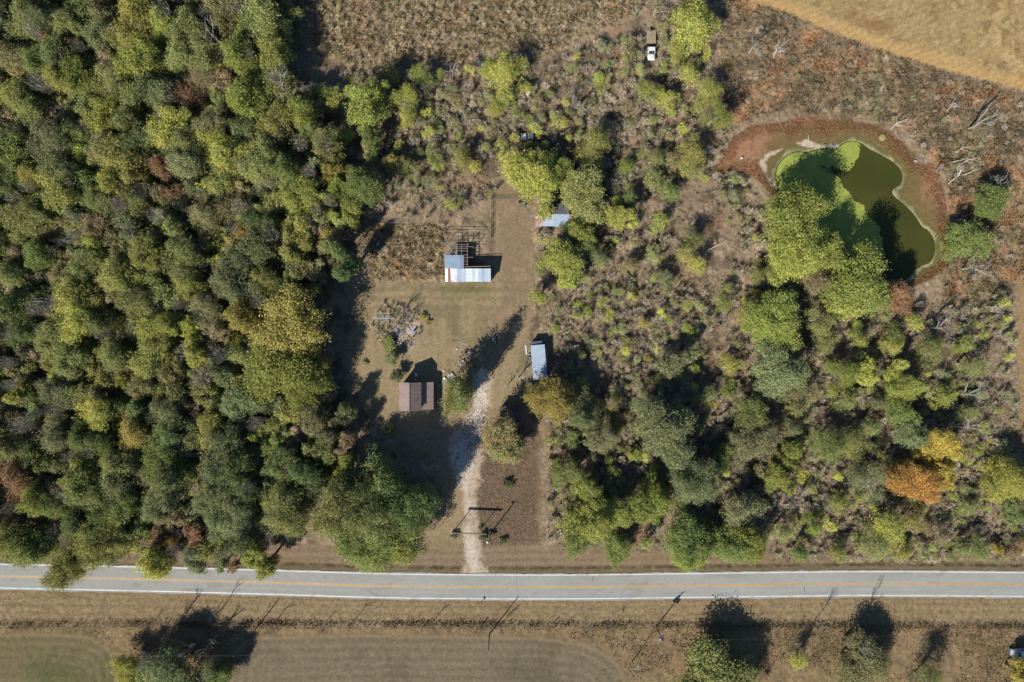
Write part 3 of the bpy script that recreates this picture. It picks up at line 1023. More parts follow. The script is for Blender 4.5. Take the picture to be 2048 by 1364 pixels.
TREES = """
10 16 25 B;48 34 30 O;87 29 28 B;127 42 26 O;158 16 25 G;172 53 25 O;206 24 22 t;208 77 30 B;264 58 34 y;285 21 28 Y;317 53 28 Y;277 111 34 Y;364 40 30 O;377 71 28 O;
454 21 28 t;496 40 28 G;351 106 28 O;409 111 28 O;483 106 33 g;98 84 20 R;148 84 22 R;32 106 30 t;79 124 28 G;127 114 26 D;164 158 27 g;124 148 27 y;224 164 28 O;253 185 27 O;
309 180 29 B;330 200 24 B;375 185 28 R s;412 169 26 T s;449 164 22 T;454 195 25 G;491 195 32 g;169 211 25 O;206 230 28 Y;245 232 27 O;29 185 28 y;61 219 27 O;341 253 34 Y;383 238 22 T s;
428 243 26 t;488 251 27 D;375 272 26 O;100 282 30 o;148 277 27 O;198 288 29 o;180 311 23 Y;240 319 36 y;277 285 27 D;319 335 23 R;370 317 33 b;428 290 29 Y;465 311 32 Y;66 340 27 l;26 304 31 G;124 343 29 o;
16 238 20 T;16 366 26 D;119 374 34 y;164 374 25 G;238 361 29 Y;206 403 26 O;264 409 29 O;309 387 24 t;343 377 20 R;391 380 23 o;436 358 29 y;462 398 34 t s;148 432 19 B;53 432 31 O;
195 456 27 T;261 459 25 B;346 448 25 O;409 440 26 t;190 493 23 g;238 490 24 t;301 509 27 y;364 512 28 O;480 467 22 l;494 509 37 b;475 562 33 B;441 578 10 A;483 586 15 L;66 509 27 G;26 546 27 O;106 551 25 T s;
172 530 26 O;251 551 29 y;304 546 25 G;375 564 26 y;164 594 31 y;224 578 24 t;277 604 29 O;338 591 25 O;412 617 26 t;488 630 31 l;148 638 33 Y;198 636 27 O;264 657 29 o s;317 657 29 Y;377 657 25 Y;433 651 23 T;
32 617 29 G;45 654 27 D;119 683 31 O;501 604 22 T;145 727 33 O;111 719 22 l;224 719 29 O;304 714 33 y;211 751 25 y;280 735 19 L;253 764 17 Y;211 775 20 R;119 785 29 o;179 788 23 O;34 785 21 Y;6 777 15 Y;
285 780 26 t;348 740 22 t;338 788 25 O;396 700 21 Y;409 745 26 T s;443 738 21 B;412 788 25 O;193 822 27 Y;251 814 21 G;277 830 25 D;330 830 27 b;385 825 20 T s;483 812 37 b;106 872 28 o;169 870 26 G;198 893 26 G;
264 867 26 l;330 872 29 D;422 859 26 y;449 899 37 b;16 885 27 O;58 859 20 T s;169 928 25 g;243 925 34 O;317 915 31 G;343 943 31 G;79 920 25 D;32 962 28 R;137 951 17 l;169 970 33 G;111 975 18 T;232 978 31 B;330 980 31 B;
433 957 29 b;383 943 21 G;475 943 31 D;501 978 27 D;383 864 23 D;80 998 31 g;36 1034 29 R s;127 1001 26 G;178 990 31 O;237 1004 31 G;166 1034 29 D;207 1046 29 G;18 1084 33 y;65 1090 33 G;118 1064 23 T;178 1084 35 y;
225 1075 27 y;130 1132 31 y;192 1108 27 O;267 1058 20 G;320 1007 29 b;367 1022 11 A;385 1028 16 B;332 1037 23 T;355 1058 22 T s;314 1075 19 R;340 1093 17 A;391 1072 21 R;314 1124 31 Y;391 1117 24 B;432 1004 31 b;
468 1025 31 B;450 1055 27 B;426 1099 23 g;474 1078 27 b;518 1072 24 T s;509 1115 23 g;533 1124 20 Y;465 1132 12 R;444 1129 14 B;545 1004 11 A;548 1040 11 R;582 1027 40 O;584 909 15 Y;639 894 23 O;654 914 19 G;
684 1024 50 O 19;733 1006 48 D 19;706 1064 46 G 18;740 1100 42 G 17;806 1068 50 g 18;820 1016 46 D 19;752 965 42 D 18;695 977 32 B;790 1092 38 G 17;762 1045 44 O 19;611 959 31 D;562 925 26 D;553 1006 10 A;453 959 30 D;519 977 25 o;
575 640 60 l 18;563 740 60 g 18;605 775 38 g 16;640 738 22 l;630 708 9 A;595 708 21 G;519 682 19 G;487 717 21 O;500 756 17 T s;553 809 23 o;585 809 25 y;624 830 26 t;685 822 23 B;648 788 22 T s;622 888 15 Y;
574 914 17 G;653 888 23 O;690 928 19 g;688 885 20 T;523 332 31 O;579 340 29 G;657 340 21 l;595 388 31 g;554 382 25 G s;667 382 25 g;728 371 35 G;704 427 23 g;540 408 21 O;616 406 19 Y;591 451 23 y;
597 476 21 y;646 474 26 l s;591 509 25 y;531 566 26 y;583 552 17 O;667 501 25 D 15;687 536 27 D 16;523 435 26 D;570 585 23 D;512 32 37 O;496 111 26 G;546 106 29 y;504 195 37 g;557 172 30 O s;
594 224 29 g;551 240 26 y;649 180 28 Y s;625 251 23 O;731 209 39 g;760 185 21 g;733 269 25 G;689 264 18 Y;660 293 29 O;810 206 30 Y s;784 148 17 Y s;850 158 25 g s;821 232 22 Y s;
982 127 21 Y s;992 206 19 Y s;926 309 26 y s;744 317 21 G s;665 335 22 l;580 330 24 G;520 317 31 O;873 317 17 g s;781 330 22 l s;955 330 17 Y s;823 333 22 O s;
1014 132 36 Y s;1046 174 17 Y s;996 200 25 Y s;1117 243 17 Y s;1386 40 42 Y s;1357 21 26 g s;1423 48 28 Y s;1384 85 26 Y s;1350 111 22 Y s;1381 140 26 Y s;1310 182 25 g s;1334 205 24 Y s;1418 190 30 Y s;
1429 235 29 g s;1186 290 32 y s;1056 334 40 Y;1122 338 21 g;1175 332 24 O s;1305 317 24 O s;1384 298 30 y s;1392 336 24 y s;1249 328 20 g s;1065 352 42 Y;1124 345 23 g;1097 405 25 y;1085 415 18 R s;
1171 388 42 O;1148 452 18 O s;1128 456 15 O s;1250 343 18 g s;1336 309 24 t s;1313 350 28 O s;1338 375 26 G s;1243 436 25 Y;1379 345 22 O s;1184 416 27 O;1155 465 27 g;1266 395 22 D s;1385 465 24 O s;1129 518 36 g;1145 548 25 Y;
1079 540 14 O s;1071 598 23 Y s;1312 451 21 Y s;1181 490 23 G s;1201 509 22 B s;1376 509 22 y s;1447 597 19 g s;1287 640 15 l s;1517 591 15 L s;1519 544 20 O s;1396 533 22 Y s;1545 638 48 g 14;1256 530 20 t s;1330 560 22 B s;
1600 450 62 g 18;1588 512 44 Y 16;1726 556 62 g 18;1700 588 42 Y 15;1660 505 30 g 14;1632 548 33 T 12;1793 593 29 R 11;1990 406 38 G 9;1942 480 38 G 9;1557 733 52 B 15;1530 690 24 B;
1639 639 30 O s;1665 679 26 O s;1718 673 22 Y s;1792 658 22 G s;1824 647 22 Y s;1781 689 24 Y s;1676 755 33 g s;1710 739 24 G s;1744 750 24 Y;1800 739 23 Y;1866 708 30 O s;1919 692 22 g s;1937 729 28 O s;
1808 784 29 g;1755 797 24 o s;1686 803 26 O s;1607 784 28 t s;1586 815 22 O s;1890 787 25 g s;1805 832 26 G;1739 845 28 O s;1832 866 33 B;1876 893 32 L 12;1940 829 24 O s;1713 890 30 O s;1676 885 26 g s;
1581 850 25 B s;1499 825 37 O;1507 882 39 o;1581 915 27 g;1558 964 27 g;1395 955 44 B 16;1488 1022 35 o;1447 915 24 G;1657 886 34 G s;1673 997 25 g s;1739 968 36 o s;1626 1046 25 g s;
1320 842 56 B 17;1345 905 38 B 16;1133 948 33 O;1172 983 29 g;1179 1041 40 g 15;1224 1030 31 g;1162 1076 34 G;1232 1096 29 G;1300 1008 38 g 14;1298 1090 20 O s;1378 1076 42 G 14;1376 1108 30 g;1460 1086 36 G;
1492 1090 42 g 13;1203 876 29 o;1271 907 16 g;1150 876 20 D;1093 800 44 l 14;1166 824 32 b 12;1353 729 28 o;1232 803 22 t s;1406 792 20 O s;1456 718 22 Y s;1456 779 15 G;1205 840 20 t s;
1416 1374 76 O 13;1480 1372 40 O 12;1721 1330 54 t 10;1862 1372 34 O s;1606 1322 24 Y s;2040 1346 22 L;255 1348 26 Y 9;330 1350 42 B 12;296 1356 24 O 11;388 1372 32 b 12;438 1362 26 G 10;412 1340 20 B s 11;
2025 968 46 Y 11;1833 968 34 A 13;1803 944 24 A 12;1880 948 27 L 13;1839 1031 22 l s;1780 1049 34 Y s;1879 1065 25 T s;1919 1089 24 O s;1959 1089 21 G s;1997 1093 13 L;2033 1095 18 R s;1750 1089 30 O s;1800 1099 24 Y s;
2039 1025 26 D;1560 1060 26 O s;1600 1100 25 G s;1672 1095 24 y s;1950 1010 20 O s;912 792 31 O 22 d;1005 880 36 t 13;1014 896 28 O 11
"""
BARES = """
436 77 34;557 168 32;604 165 24;98 475 32;388 483 24;77 594 34;385 827 20;425 957 16;618 451 18;681 472 26;902 136 24;966 158 24;1099 127 20;1160 200 30;1150 180 22;926 312 24;1402 211 22;
545 280 22;124 203 24;355 1058 20;530 1075 26;1318 1075 26;1577 392 22;1974 530 42;2019 350 34;1892 652 36;1956 790 34;1950 858 32;1609 1005 28;1492 990 24;1739 970 24;1850 1050 22;1518 82 32;
1984 235 38;1900 330 26;800 624 18;772 640 18;792 646 15;806 640 18;814 648 13;784 656 13;798 653 15;822 634 12;1385 470 22;1265 860 18;1035 760 24;1010 780 18;1240 360 22;1720 1290 26;1298 1075 18;500 755 16;1640 1250 14;1590 1290 14;300 1250 10;360 1235 16;430 1230 16;
545 1250 12;650 1248 9;705 1248 11;865 1248 11;960 1262 10;1003 1258 12;1232 1252 10;1270 1340 20;1330 700 20;1460 640 22;1300 60 20;1275 20 18;1250 250 16;2010 610 30;1560 1010 20;310 1300 20;420 1285 22;380 1300 22
"""
SNAGS = """
1795 252 26 0.2;1906 216 20 0.3;1913 361 28 0.1;1918 438 22 -0.9;1990 388 18 0.2;1555 106 22 0.35;1925 300 20 0.0;1935 325 22 0.05
"""


def cls_for(R):
    return 'S' if R < 2.55 else ('M' if R < 3.9 else ('L' if R < 5.8 else 'X'))


LANDMARKS = [("the brown-roofed house", 833, 793), ("the L-shaped metal barn", 935, 540), ("the pale blue-roofed shed", 1077, 722), ("the rusty-ended tin shed", 1120, 440), ("the white-cabbed flatbed truck", 1300, 95),
             ("the green pond", 1690, 400), ("the entrance arch over the drive", 940, 1066), ("the stripped junk pickup", 1060, 274), ("the transformer pole", 1316, 1270), ("the orange tree", 1833, 968),
             ("the white rack frame", 766, 636), ("the gravel drive", 950, 900)]
used_labels = {}
TREE_POS = []


def region_word(px, py):
    if py > 1190: return "south of the road"
    if px < 640: return "in the west wood"
    if px > 1480 and py < 640: return "near the pond"
    if py > 1020: return "along the road edge"
    if px < 1040: return "north of the barn" if py < 460 else "by the yard"
    return "in the east thicket"


def place_label(desc, px, py):
    fxp, fyp = round(px / 20.48), round(py / 13.64)
    for nm, lx, ly in LANDMARKS:
        d = math.hypot(px - lx, py - ly)
        if d < 95 and d > 1:
            dx, dy = px - lx, py - ly
            if abs(dx) > abs(dy): w = "right of" if dx > 0 else "left of"
            else: w = "just below" if dy > 0 else "just above"
            lb = "%s %s %s" % (desc, w, nm)
            if lb not in used_labels:
                used_labels[lb] = 1
                return lb
    fxp, fyp = max(0, min(100, fxp)), max(0, min(100, fyp))
    lb = "%s %s, %d%% across, %d%% down the photo" % (desc, region_word(px, py), fxp, fyp)
    k = 0
    while lb in used_labels:
        k += 1
        lb = "%s %s, %.1f%% across, %d%% down the photo" % (desc, region_word(px, py), px / 20.48 + (k - 1) * 0.1, fyp)
    used_labels[lb] = 1
    return lb


def size_word(R):
    return "small" if R < 2.4 else ("" if R < 3.9 else ("large" if R < 5.6 else "huge"))


def add_tree(px, py, r, code, airy=False, H=None, name=None, cat=None, group=None, rmul=None, deep=False, compact=False):
    if rmul is None: rmul = 1.34 if px < 640 else 1.17
    R = r * S * 0.93 * rmul
    k = 'K' if compact else cls_for(R)
    key = (k, 's%d' % RND.randrange(3)) if airy else (k, RND.randrange(4 if k != 'X' else 3))
    cm, tm, R0, H0, zc0 = TEMPL[key]
    s = R / R0
    if H is None:
        H = H0 * (0.6 + 0.4 * s) * RND.uniform(0.92, 1.06)
        if px > 880 or airy: H *= 0.8
        if airy and k == 'M' : H *= 0.85
    sz = H / H0
    zc = zc0 * sz
    loc = G(px, py, zc)
    loc.z = 0
    word, colr = TC[code]
    mute = 0.16 if code not in 'ALR' else 0.12
    colr = (colr[0] * (0.97 if code not in 'ALRTlt' else 1), colr[1] * 1.02, colr[2])
    colr = tuple(a_ + (b_ - a_) * mute for a_, b_ in zip(colr, (.158, .172, .066)))
    small = R < 2.4
    sap = airy and not small and R < 4.3
    nm = name or ("shrub" if small else ("sapling" if sap else "deciduous_tree"))
    ct = cat or ("shrub" if small else ("sapling" if sap else "tree"))
    desc = ("%s %s %s" % (size_word(R) if not sap else "", word, "sparse shrub" if airy and small else "shrub" if small else "thin-leaved sapling" if sap else "sparse tree" if airy else "leafy tree")).strip()
    root = empty(nm, loc, place_label(desc, px, py), ct, RND.uniform(0, 6.283), group or ("wild shrubs" if small else "thin-leaved saplings" if sap else "leafy trees"))
    tr = bpy.data.objects.new("trunk", tm)
    tr.scale = (s, s, sz)
    cr = bpy.data.objects.new("crown", cm)
    cr.location = (0, 0, zc)
    # crown keeps its own roundness even where the trunk is stretched
    cr.scale = (s, s, sz)
    if deep:
        cr.scale.z *= 1.25
        cr.location.z -= 0.12 * H
    j = RND.uniform(0.80, 1.18)
    cr.color = (colr[0] * j * RND.uniform(.94, 1.06), colr[1] * j, colr[2] * j, 1)
    for o in (tr, cr):
        o.parent = root
        COL.objects.link(o)
    TREE_POS.append((px, py, r))
    return root


def add_bare(px, py, r, pale=False, rz=None):
    west = px < 640 and py < 1190
    south = py > 1190 and not pale
    R = r * S * (1.6 if west else 1.35)
    lst = PALE if pale else BARE
    me, H0 = lst[RND.randrange(len(lst))]
    s = R / 4.0
    H = H0 * s
    z = H * (0.55 if not pale else 0.35) * (1.3 if west else 1)
    loc = G(px, py, z)
    loc.z = 0
    o = bpy.data.objects.new("dead_tree" if pale else "bare_tree", me)
    o.location = loc
    o.scale = (s, s, s * (0.75 if pale else RND.uniform(0.8, 1.05) * (1.45 if west else 1.9 if south else 1)))
    o.rotation_euler = (0, 0, RND.uniform(0, 6.28) if rz is None else rz)
    COL.objects.link(o)
    desc = ("bleached leaning dead tree" if pale else ("leafless grey tree" if r > 15 else "thin leafless grey sapling"))
    tag(o, place_label(desc, px, py), "dead tree" if pale else "bare tree", "bleached dead trees by the pond" if pale else "leafless trees")
    return o


for e in TREES.replace("\n", "").split(";"):
    t = e.split()
    if len(t) < 4: continue
    airy = 's' in t[4:]
    hh = [float(x) for x in t[4:] if x not in 'sd']
    add_tree(float(t[0]), float(t[1]), float(t[2]), t[3], airy, hh[0] if hh else None, deep='d' in t[4:])
for e in BARES.replace("\n", "").split(";"):
    t = e.split()
    if len(t) >= 3: add_bare(float(t[0]), float(t[1]), float(t[2]))
for e in SNAGS.replace("\n", "").split(";"):
    t = e.split()
    if len(t) >= 4: add_bare(float(t[0]), float(t[1]), float(t[2]), True, float(t[3]))


# ---- growth too plentiful to count, each mass merged into one mesh
_cache = {}
def crown_np(me):
    if me.name not in _cache:
        v = np.empty(len(me.vertices) * 3, np.float32)
        me.vertices.foreach_get("co", v)
        _cache[me.name] = v.reshape(-1, 3)
    return _cache[me.name]


WISPC = {'1': (.285, .240, .175), '2': (.225, .182, .128), '3': (.330, .275, .190), '4': (.250, .210, .150), '5': (.205, .205, .105), '6': (.215, .195, .150)}


def mass(name, items, label, cat):
    """items: (px, py, R, H, zc, code, airy)"""
    VV, CC = [], []
    r = np.random.default_rng(len(items))
    for (px, py, R, H, code, airy) in items:
        k = cls_for(R)
        me, _, R0, H0, zc0 = TEMPL[(k, ('s%d' % r.integers(3)) if airy else int(r.integers(4 if k != 'X' else 3)))]
        if code in WISPC:
            me, R0, H0, zc0 = (WISPB[int(r.integers(3))] if code == '6' else WISPS[int(r.integers(4))]), 1.0, 2.2, 0.0
        v = crown_np(me)
        s, sz = R / R0, H / H0
        a = r.uniform(0, 6.28)
        ca, sa = math.cos(a) * s, math.sin(a) * s
        loc = G(px, py, zc0 * sz)
        w = np.stack([v[:, 0] * ca - v[:, 1] * sa + loc.x, v[:, 0] * sa + v[:, 1] * ca + loc.y, v[:, 2] * sz + zc0 * sz], 1)
        w[:, 2] = np.maximum(w[:, 2], 0.05)
        VV.append(w)
        n = len(v) // 4
        col = np.array(WISPC.get(code) or TC[code][1]) * r.uniform(0.85, 1.15)
        col = col * np.array([.98, 1.0, 1.0])
        lc = col[None, :] * r.uniform(0.6, 1.45, n)[:, None] * np.stack([r.uniform(.9, 1.15, n), np.ones(n), r.uniform(.8, 1.2, n)], 1)
        CC.append(np.repeat(lc, 4, axis=0))
    V, C_ = np.concatenate(VV), np.concatenate(CC)
    me = np_mesh(name, V, np.arange(len(V)).reshape(-1, 4), attr_mat(name + "_leaves", 1, 0, 0, .22), cols=C_)
    o = bpy.data.objects.new(name, me)
    COL.objects.link(o)
    return tag(o, label, cat, kind="stuff")


def poisson(n, dmin, ok, x0, x1, y0, y1, avoid=0.0):
    pts = []
    T = np.array(TREE_POS)
    cell = {}
    for _ in range(n):
        x, y = RND.uniform(x0, x1), RND.uniform(y0, y1)
        if avoid and np.any(np.hypot(T[:, 0] - x, T[:, 1] - y) < T[:, 2] * avoid): continue
        cx_, cy_ = int(x // dmin), int(y // dmin)
        if any((x - q[0]) ** 2 + (y - q[1]) ** 2 < dmin * dmin for i in (-1, 0, 1) for j in (-1, 0, 1) for q in cell.get((cx_ + i, cy_ + j), [])): continue
        cell.setdefault((cx_, cy_), []).append((x, y))
        pts.append((x, y))
    P_ = np.array(pts)
    return P_[ok(P_[:, 0], P_[:, 1])]


def in_poly(poly, m_):
    return lambda x, y: sdist(x, y, poly) > m_


edge = [(-38 + RND.uniform(-14, 8), 20 + k * 42 + RND.uniform(-10, 10), RND.uniform(3.4, 4.6), RND.uniform(12, 16), RND.choice("OyGoBt"), False) for k in range(26)]
edge += [(10 + k * 46 + RND.uniform(-12, 12), -38 + RND.uniform(-12, 8), RND.uniform(3.4, 4.6), RND.uniform(12, 16), RND.choice("OyGoBt"), False) for k in range(13)]
mass("woodland_beyond", edge, "wood continuing past the photo's left and top edges", "woodland")

# lower canopy that closes the west wood between the counted crowns
W1 = poisson(14000, 19, in_poly(FOREST, 10), -30, 720, -30, 1110, 0.50)
items = [(x, y, RND.uniform(1.7, 2.9), RND.uniform(6.0, 10.5), RND.choice("OOyGottoTtOg"), RND.random() < 0.6) for x, y in W1]
items += [(x, y, RND.uniform(1.4, 2.4), RND.uniform(9.5, 13.0), "6", True) for x, y in poisson(160, 30, in_poly(FOREST, 12), -30, 700, -30, 1090, 0.25)]
mass("forest_understorey", items, "lower canopy filling the gaps of the west wood", "understorey")

# ================================================================== LOW GROWTH (countless: stuff)
def cards(name, px, py, zlo, zhi, size, colours, label, cat, upright=0.4, aspect=(0.25, 0.6), translucent=0.2, n_per=1, spread=0.0):
    """px,py: positions; one leaf/blade card for each, colour per card"""
    n = len(px)
    r = np.random.default_rng(len(name) * 13 + n)
    P = np.stack([(px - CX) * S, (CY - py) * S, r.uniform(0, 1, n) ** 1.2 * (zhi - zlo) + zlo], 1)
    nrm = r.normal(size=(n, 3)) * np.array([1, 1, upright])
    nrm[:, 2] = np.abs(nrm[:, 2]) + 0.25
    nrm /= np.linalg.norm(nrm, axis=1)[:, None]
    t = np.cross(nrm, r.normal(size=(n, 3)))
    t /= np.linalg.norm(t, axis=1)[:, None] + 1e-9
    b = np.cross(nrm, t)
    L1 = (size * r.uniform(0.5, 1.5, n))[:, None]
    L2 = L1 * r.uniform(aspect[0], aspect[1], n)[:, None]
    V = np.stack([P - t * L1, P - b * L2, P + t * L1, P + b * L2], 1).reshape(-1, 3)
    cc = np.repeat(colours, 4, axis=0)
    me = np_mesh(name, V, np.arange(n * 4).reshape(-1, 4), attr_mat(name + "_leaves", 1, 0.0, 0, translucent), cols=cc)
    o = bpy.data.objects.new(name, me)
    COL.objects.link(o)
    return tag(o, label, cat, kind="stuff")


def scatter(n, dens, x0=-70, x1=2120, y0=-60, y1=1420):
    px, py = rng.uniform(x0, x1, n), rng.uniform(y0, y1, n)
    k = rng.uniform(0, 1, n) < dens(px, py)
    return px[k], py[k]


def pal(n, cols, w=None):
    cols = np.array(cols)
    i = rng.choice(len(cols), n, p=None if w is None else np.array(w) / sum(w))
    return cols[i] * rng.uniform(0.7, 1.3, n)[:, None]


def off_road(px, py):
    return np.abs(py - np.interp(px, [p[0] for p in ROADC], [p[1] for p in ROADC])) > 36


def keep_clear(px, py):
    return (sdist(px, py, LAWN) < -4) & off_road(px, py) & (sdist(px, py, REDOUT) < 2) & (sdist(px, py, DRIVE) < -5)


YARDS = [(795, 760, 872, 826), (886, 484, 985, 568), (1068, 405, 1172, 458), (1055, 682, 1095, 760), (998, 806, 1046, 846), (1286, 64, 1314, 132), (1036, 262, 1084, 288)]
def no_build(px, py):
    k = np.ones(len(px), bool)
    for (a, b_, c_, d) in YARDS:
        k &= ~((px > a) & (px < c_) & (py > b_) & (py < d))
    return k


# small brush trees of the eastern thickets, past counting
def ok_brush(x, y):
    dens = sstep(-0.75, 0.35, fbm(x, y, 120, 4, 191))
    return (sdist(x, y, BRUSHE) > 8) & keep_clear(x, y) & no_build(x, y) & (sdist(x, y, NESCRUB) < 0) & (sdist(x, y, PADDOCK) < 0) & (sdist(x, y, NFIELD) < -14) & (rng.uniform(0, 1, len(x)) < dens * (1 - 0.2 * np.exp(-((x - 1290) / 190.0) ** 2 - ((y - 560) / 140.0) ** 2)))
W2 = poisson(30000, 20, ok_brush, 600, 2110, -20, 1120, 0.6)
items = [(x, y, RND.uniform(0.9, 2.1), RND.uniform(2.0, 6.0), RND.choice("OOYygoottOg"), True) for x, y in W2 if RND.random() < 0.75]
mass("thicket_brush", items, "brushy olive saplings crowding the east and north thickets", "brush")
W3 = poisson(60000, 9.5, lambda x, y: ok_brush(x, y) & (rng.uniform(0, 1, len(x)) < 0.95), 600, 2110, -20, 1120, 0.30)
items = [(x, y, RND.uniform(0.5, 1.3), RND.uniform(0.9, 2.8), RND.choice("1122344155"), True) for x, y in W3]
W4 = poisson(5000, 24, lambda x, y: (sdist(x, y, NESCRUB) > 4) & (sdist(x, y, REDOUT) < -6) & (sdist(x, y, GOLD) < -12), 1420, 2110, -20, 640, 0.0)
items += [(x, y, RND.uniform(0.4, 0.9), RND.uniform(0.5, 1.4), RND.choice("12221125"), True) for x, y in W4]
W5 = poisson(8000, 17, lambda x, y: ((sdist(x, y, NFIELD) > 0) | (sdist(x, y, PADDOCK) > 3)) & no_build(x, y), 600, 1310, -20, 570, 0.0)
items += [(x, y, RND.uniform(0.4, 0.9), RND.uniform(0.6, 1.5), RND.choice("13134235"), True) for x, y in W5]
W6 = poisson(1500, 6, lambda x, y: (np.hypot((x - 790) / 1.1, (y - 652) / 1.0) < 44 + 8 * fbm(x, y, 20, 2, 5)) & ~((x > 812) & (x < 836) & (y > 646) & (y < 672)) & ~((x > 788) & (x < 812) & (y > 655) & (y < 690)), 735, 845, 600, 715, 0.0)
items += [(x, y, RND.uniform(0.3, 0.7), RND.uniform(0.4, 1.3), RND.choice("1125335"), True) for x, y in W6]
mass("wiry_brush", items, "wiry grey-brown dead brush standing over the thickets and scrub", "brush")

# undergrowth of the woods and thickets
def d_brush(px, py):
    e = sstep(-6, 10, sdist(px, py, BRUSHE))
    f = sstep(-6, 10, sdist(px, py, FOREST))
    cl = sstep(-0.35, 0.5, fbm(px, py, 34, 4, 91))
    return np.maximum(e * (0.25 + 0.75 * cl), f * 0.35) * keep_clear(px, py) * no_build(px, py)
px, py = scatter(330000, d_brush)
cl = fbm(px, py, 46, 3, 93)
cA = 1.25 * pal(len(px), [c(128, 108, 86), c(154, 134, 108), c(104, 90, 72), c(138, 118, 98)])
cB = 1.25 * pal(len(px), [c(112, 118, 56), c(92, 104, 50), c(134, 132, 62), c(104, 108, 66)])
g = rng.uniform(0, 1, len(px)) < sstep(-0.25, 0.65, cl) * 0.7
cards("undergrowth", px, py, 0.0, 1.5, 0.21, np.where(g[:, None], cB, cA), "tangled brown and olive undergrowth beneath and between the trees", "undergrowth", 0.5)

# weeds of the north field and the fenced paddock
def d_weed(px, py):
    a = np.maximum(sstep(-4, 8, sdist(px, py, NFIELD)), sstep(-4, 8, sdist(px, py, PADDOCK)))
    cl = sstep(-0.5, 0.6, fbm(px, py, 11, 3, 95))
    return a * (0.2 + 0.8 * cl) * no_build(px, py)
px, py = scatter(260000, d_weed, 590, 1320, -60, 580)
cards("tall_weeds", px, py, 0.1, 1.1, 0.19, 1.35 * pal(len(px), [c(146, 126, 92), c(118, 104, 74), c(172, 156, 118), c(120, 116, 80), c(140, 106, 78)], [4, 3, 2, 2, 1]),
      "tall dry tan weeds of the north field and fenced paddock", "weeds", 0.35)

# scrub round the pond
def d_scrub(px, py):
    return sstep(-4, 10, sdist(px, py, NESCRUB)) * (0.15 + 0.85 * sstep(-0.4, 0.5, fbm(px, py, 16, 4, 97))) * (sdist(px, py, REDOUT) < 2) * (sdist(px, py, GOLD) < -2)
px, py = scatter(220000, d_scrub, 1420, 2110, -60, 640)
q = fbm(px, py, 60, 4, 21)
cS = 1.0 * pal(len(px), [c(134, 112, 82), c(108, 98, 76), c(160, 138, 104), c(116, 112, 80), c(92, 86, 68)])
cO = pal(len(px), [c(168, 124, 82), c(150, 110, 76)])
cards("dry_scrub", px, py, 0.0, 0.7, 0.18, np.where((rng.uniform(0, 1, len(px)) < sstep(0.0, 0.55, q))[:, None], cO, cS),
      "orange-brown dry scrub and grass around the pond", "scrub", 0.35)

# red sedge ring
def d_red(px, py):
    so = sdist(px, py, REDOUT)
    return sstep(0, 5, so) * sstep(36, 10, so + fbm(px, py, 30, 3, 98) * 10) * (sdist(px, py, POND) < -12)
px, py = scatter(150000, d_red, 1400, 1920, 220, 600)
cards("red_sedge", px, py, 0.0, 0.35, 0.14, 1.1 * pal(len(px), [c(168, 118, 82), c(146, 98, 70), c(182, 140, 100)]), "rusty red sedge ringing the pond", "sedge", 0.4)

# weedy fence row and rough grass south of the road
def d_row(px, py):
    yr = np.interp(px, [0, 300, 1000, 2048], [1252, 1248, 1250, 1254])
    a = np.exp(-((py - yr) / 6.0) ** 2) * (0.35 + 0.65 * sstep(-0.5, 0.4, fbm(px, py, 40, 3, 99)))
    b_ = sstep(1256, 1270, py) * (sdist(px, py, SFIELD1) < -3) * (sdist(px, py, SFIELD2) < -3) * 0.22 * sstep(-0.3, 0.5, fbm(px, py, 40, 4, 96))
    return np.maximum(a, b_)
px, py = scatter(300000, d_row, -70, 2120, 1225, 1420)
cards("fence_row_weeds", px, py, 0.0, 1.2, 0.19, pal(len(px), [c(112, 98, 70), c(140, 116, 82), c(92, 88, 56), c(110, 106, 66)]), "dark weedy growth along the roadside fence and rough grass beyond", "weeds", 0.35)

# mown stubble and ditch grass: short blades on verges and fields
def d_short(px, py):
    yc = np.interp(px, [p[0] for p in ROADC], [p[1] for p in ROADC])
    o = py - yc
    a = (o > 30) & (o < 78)
    g_ = sdist(px, py, GOLD) > 3
    return np.where(a, 0.55, 0) + np.where(g_, 0.35, 0)
px, py = scatter(260000, d_short)
cards("stubble", px, py, 0.0, 0.22, 0.13, pal(len(px), [c(160, 130, 86), c(184, 154, 98), c(132, 106, 68), c(150, 116, 70)]), "short straw stubble on the south verge and golden hay field", "grass", 0.5)

# fallen leaves on the eastern lawn and under the yard trees
def d_fall(px, py):
    return sstep(0, 12, sdist(px, py, EASTLOT)) * 0.5 + sstep(70, 20, np.hypot(px - 950, py - 850)) * 0.35
px, py = scatter(60000, d_fall, 850, 1120, 760, 1110)
cards("fallen_leaves", px, py, 0.02, 0.06, 0.10, pal(len(px), [c(170, 136, 104), c(120, 88, 64), c(196, 164, 124), c(96, 72, 54)]), "pale fallen leaves scattered over the brown lawn", "leaves", 3.0, (0.5, 0.9))

# rubbish too small to count on the scrap heap
px, py = scatter(9000, lambda x, y: np.exp(-((x - 806) / 17.0) ** 2 - ((y - 672) / 22.0) ** 2) * 0.6, 740, 870, 610, 730)
cards("scrap_litter", px, py, 0.03, 0.25, 0.13, pal(len(px), [c(204, 200, 196), c(90, 100, 130), c(60, 64, 80), c(190, 166, 140), c(150, 128, 108), c(110, 120, 140)], [2, 2, 2, 4, 4, 1]),
      "small scattered litter on the pale scrap heap by the slab", "litter", 1.0, (0.4, 0.9), 0.0)

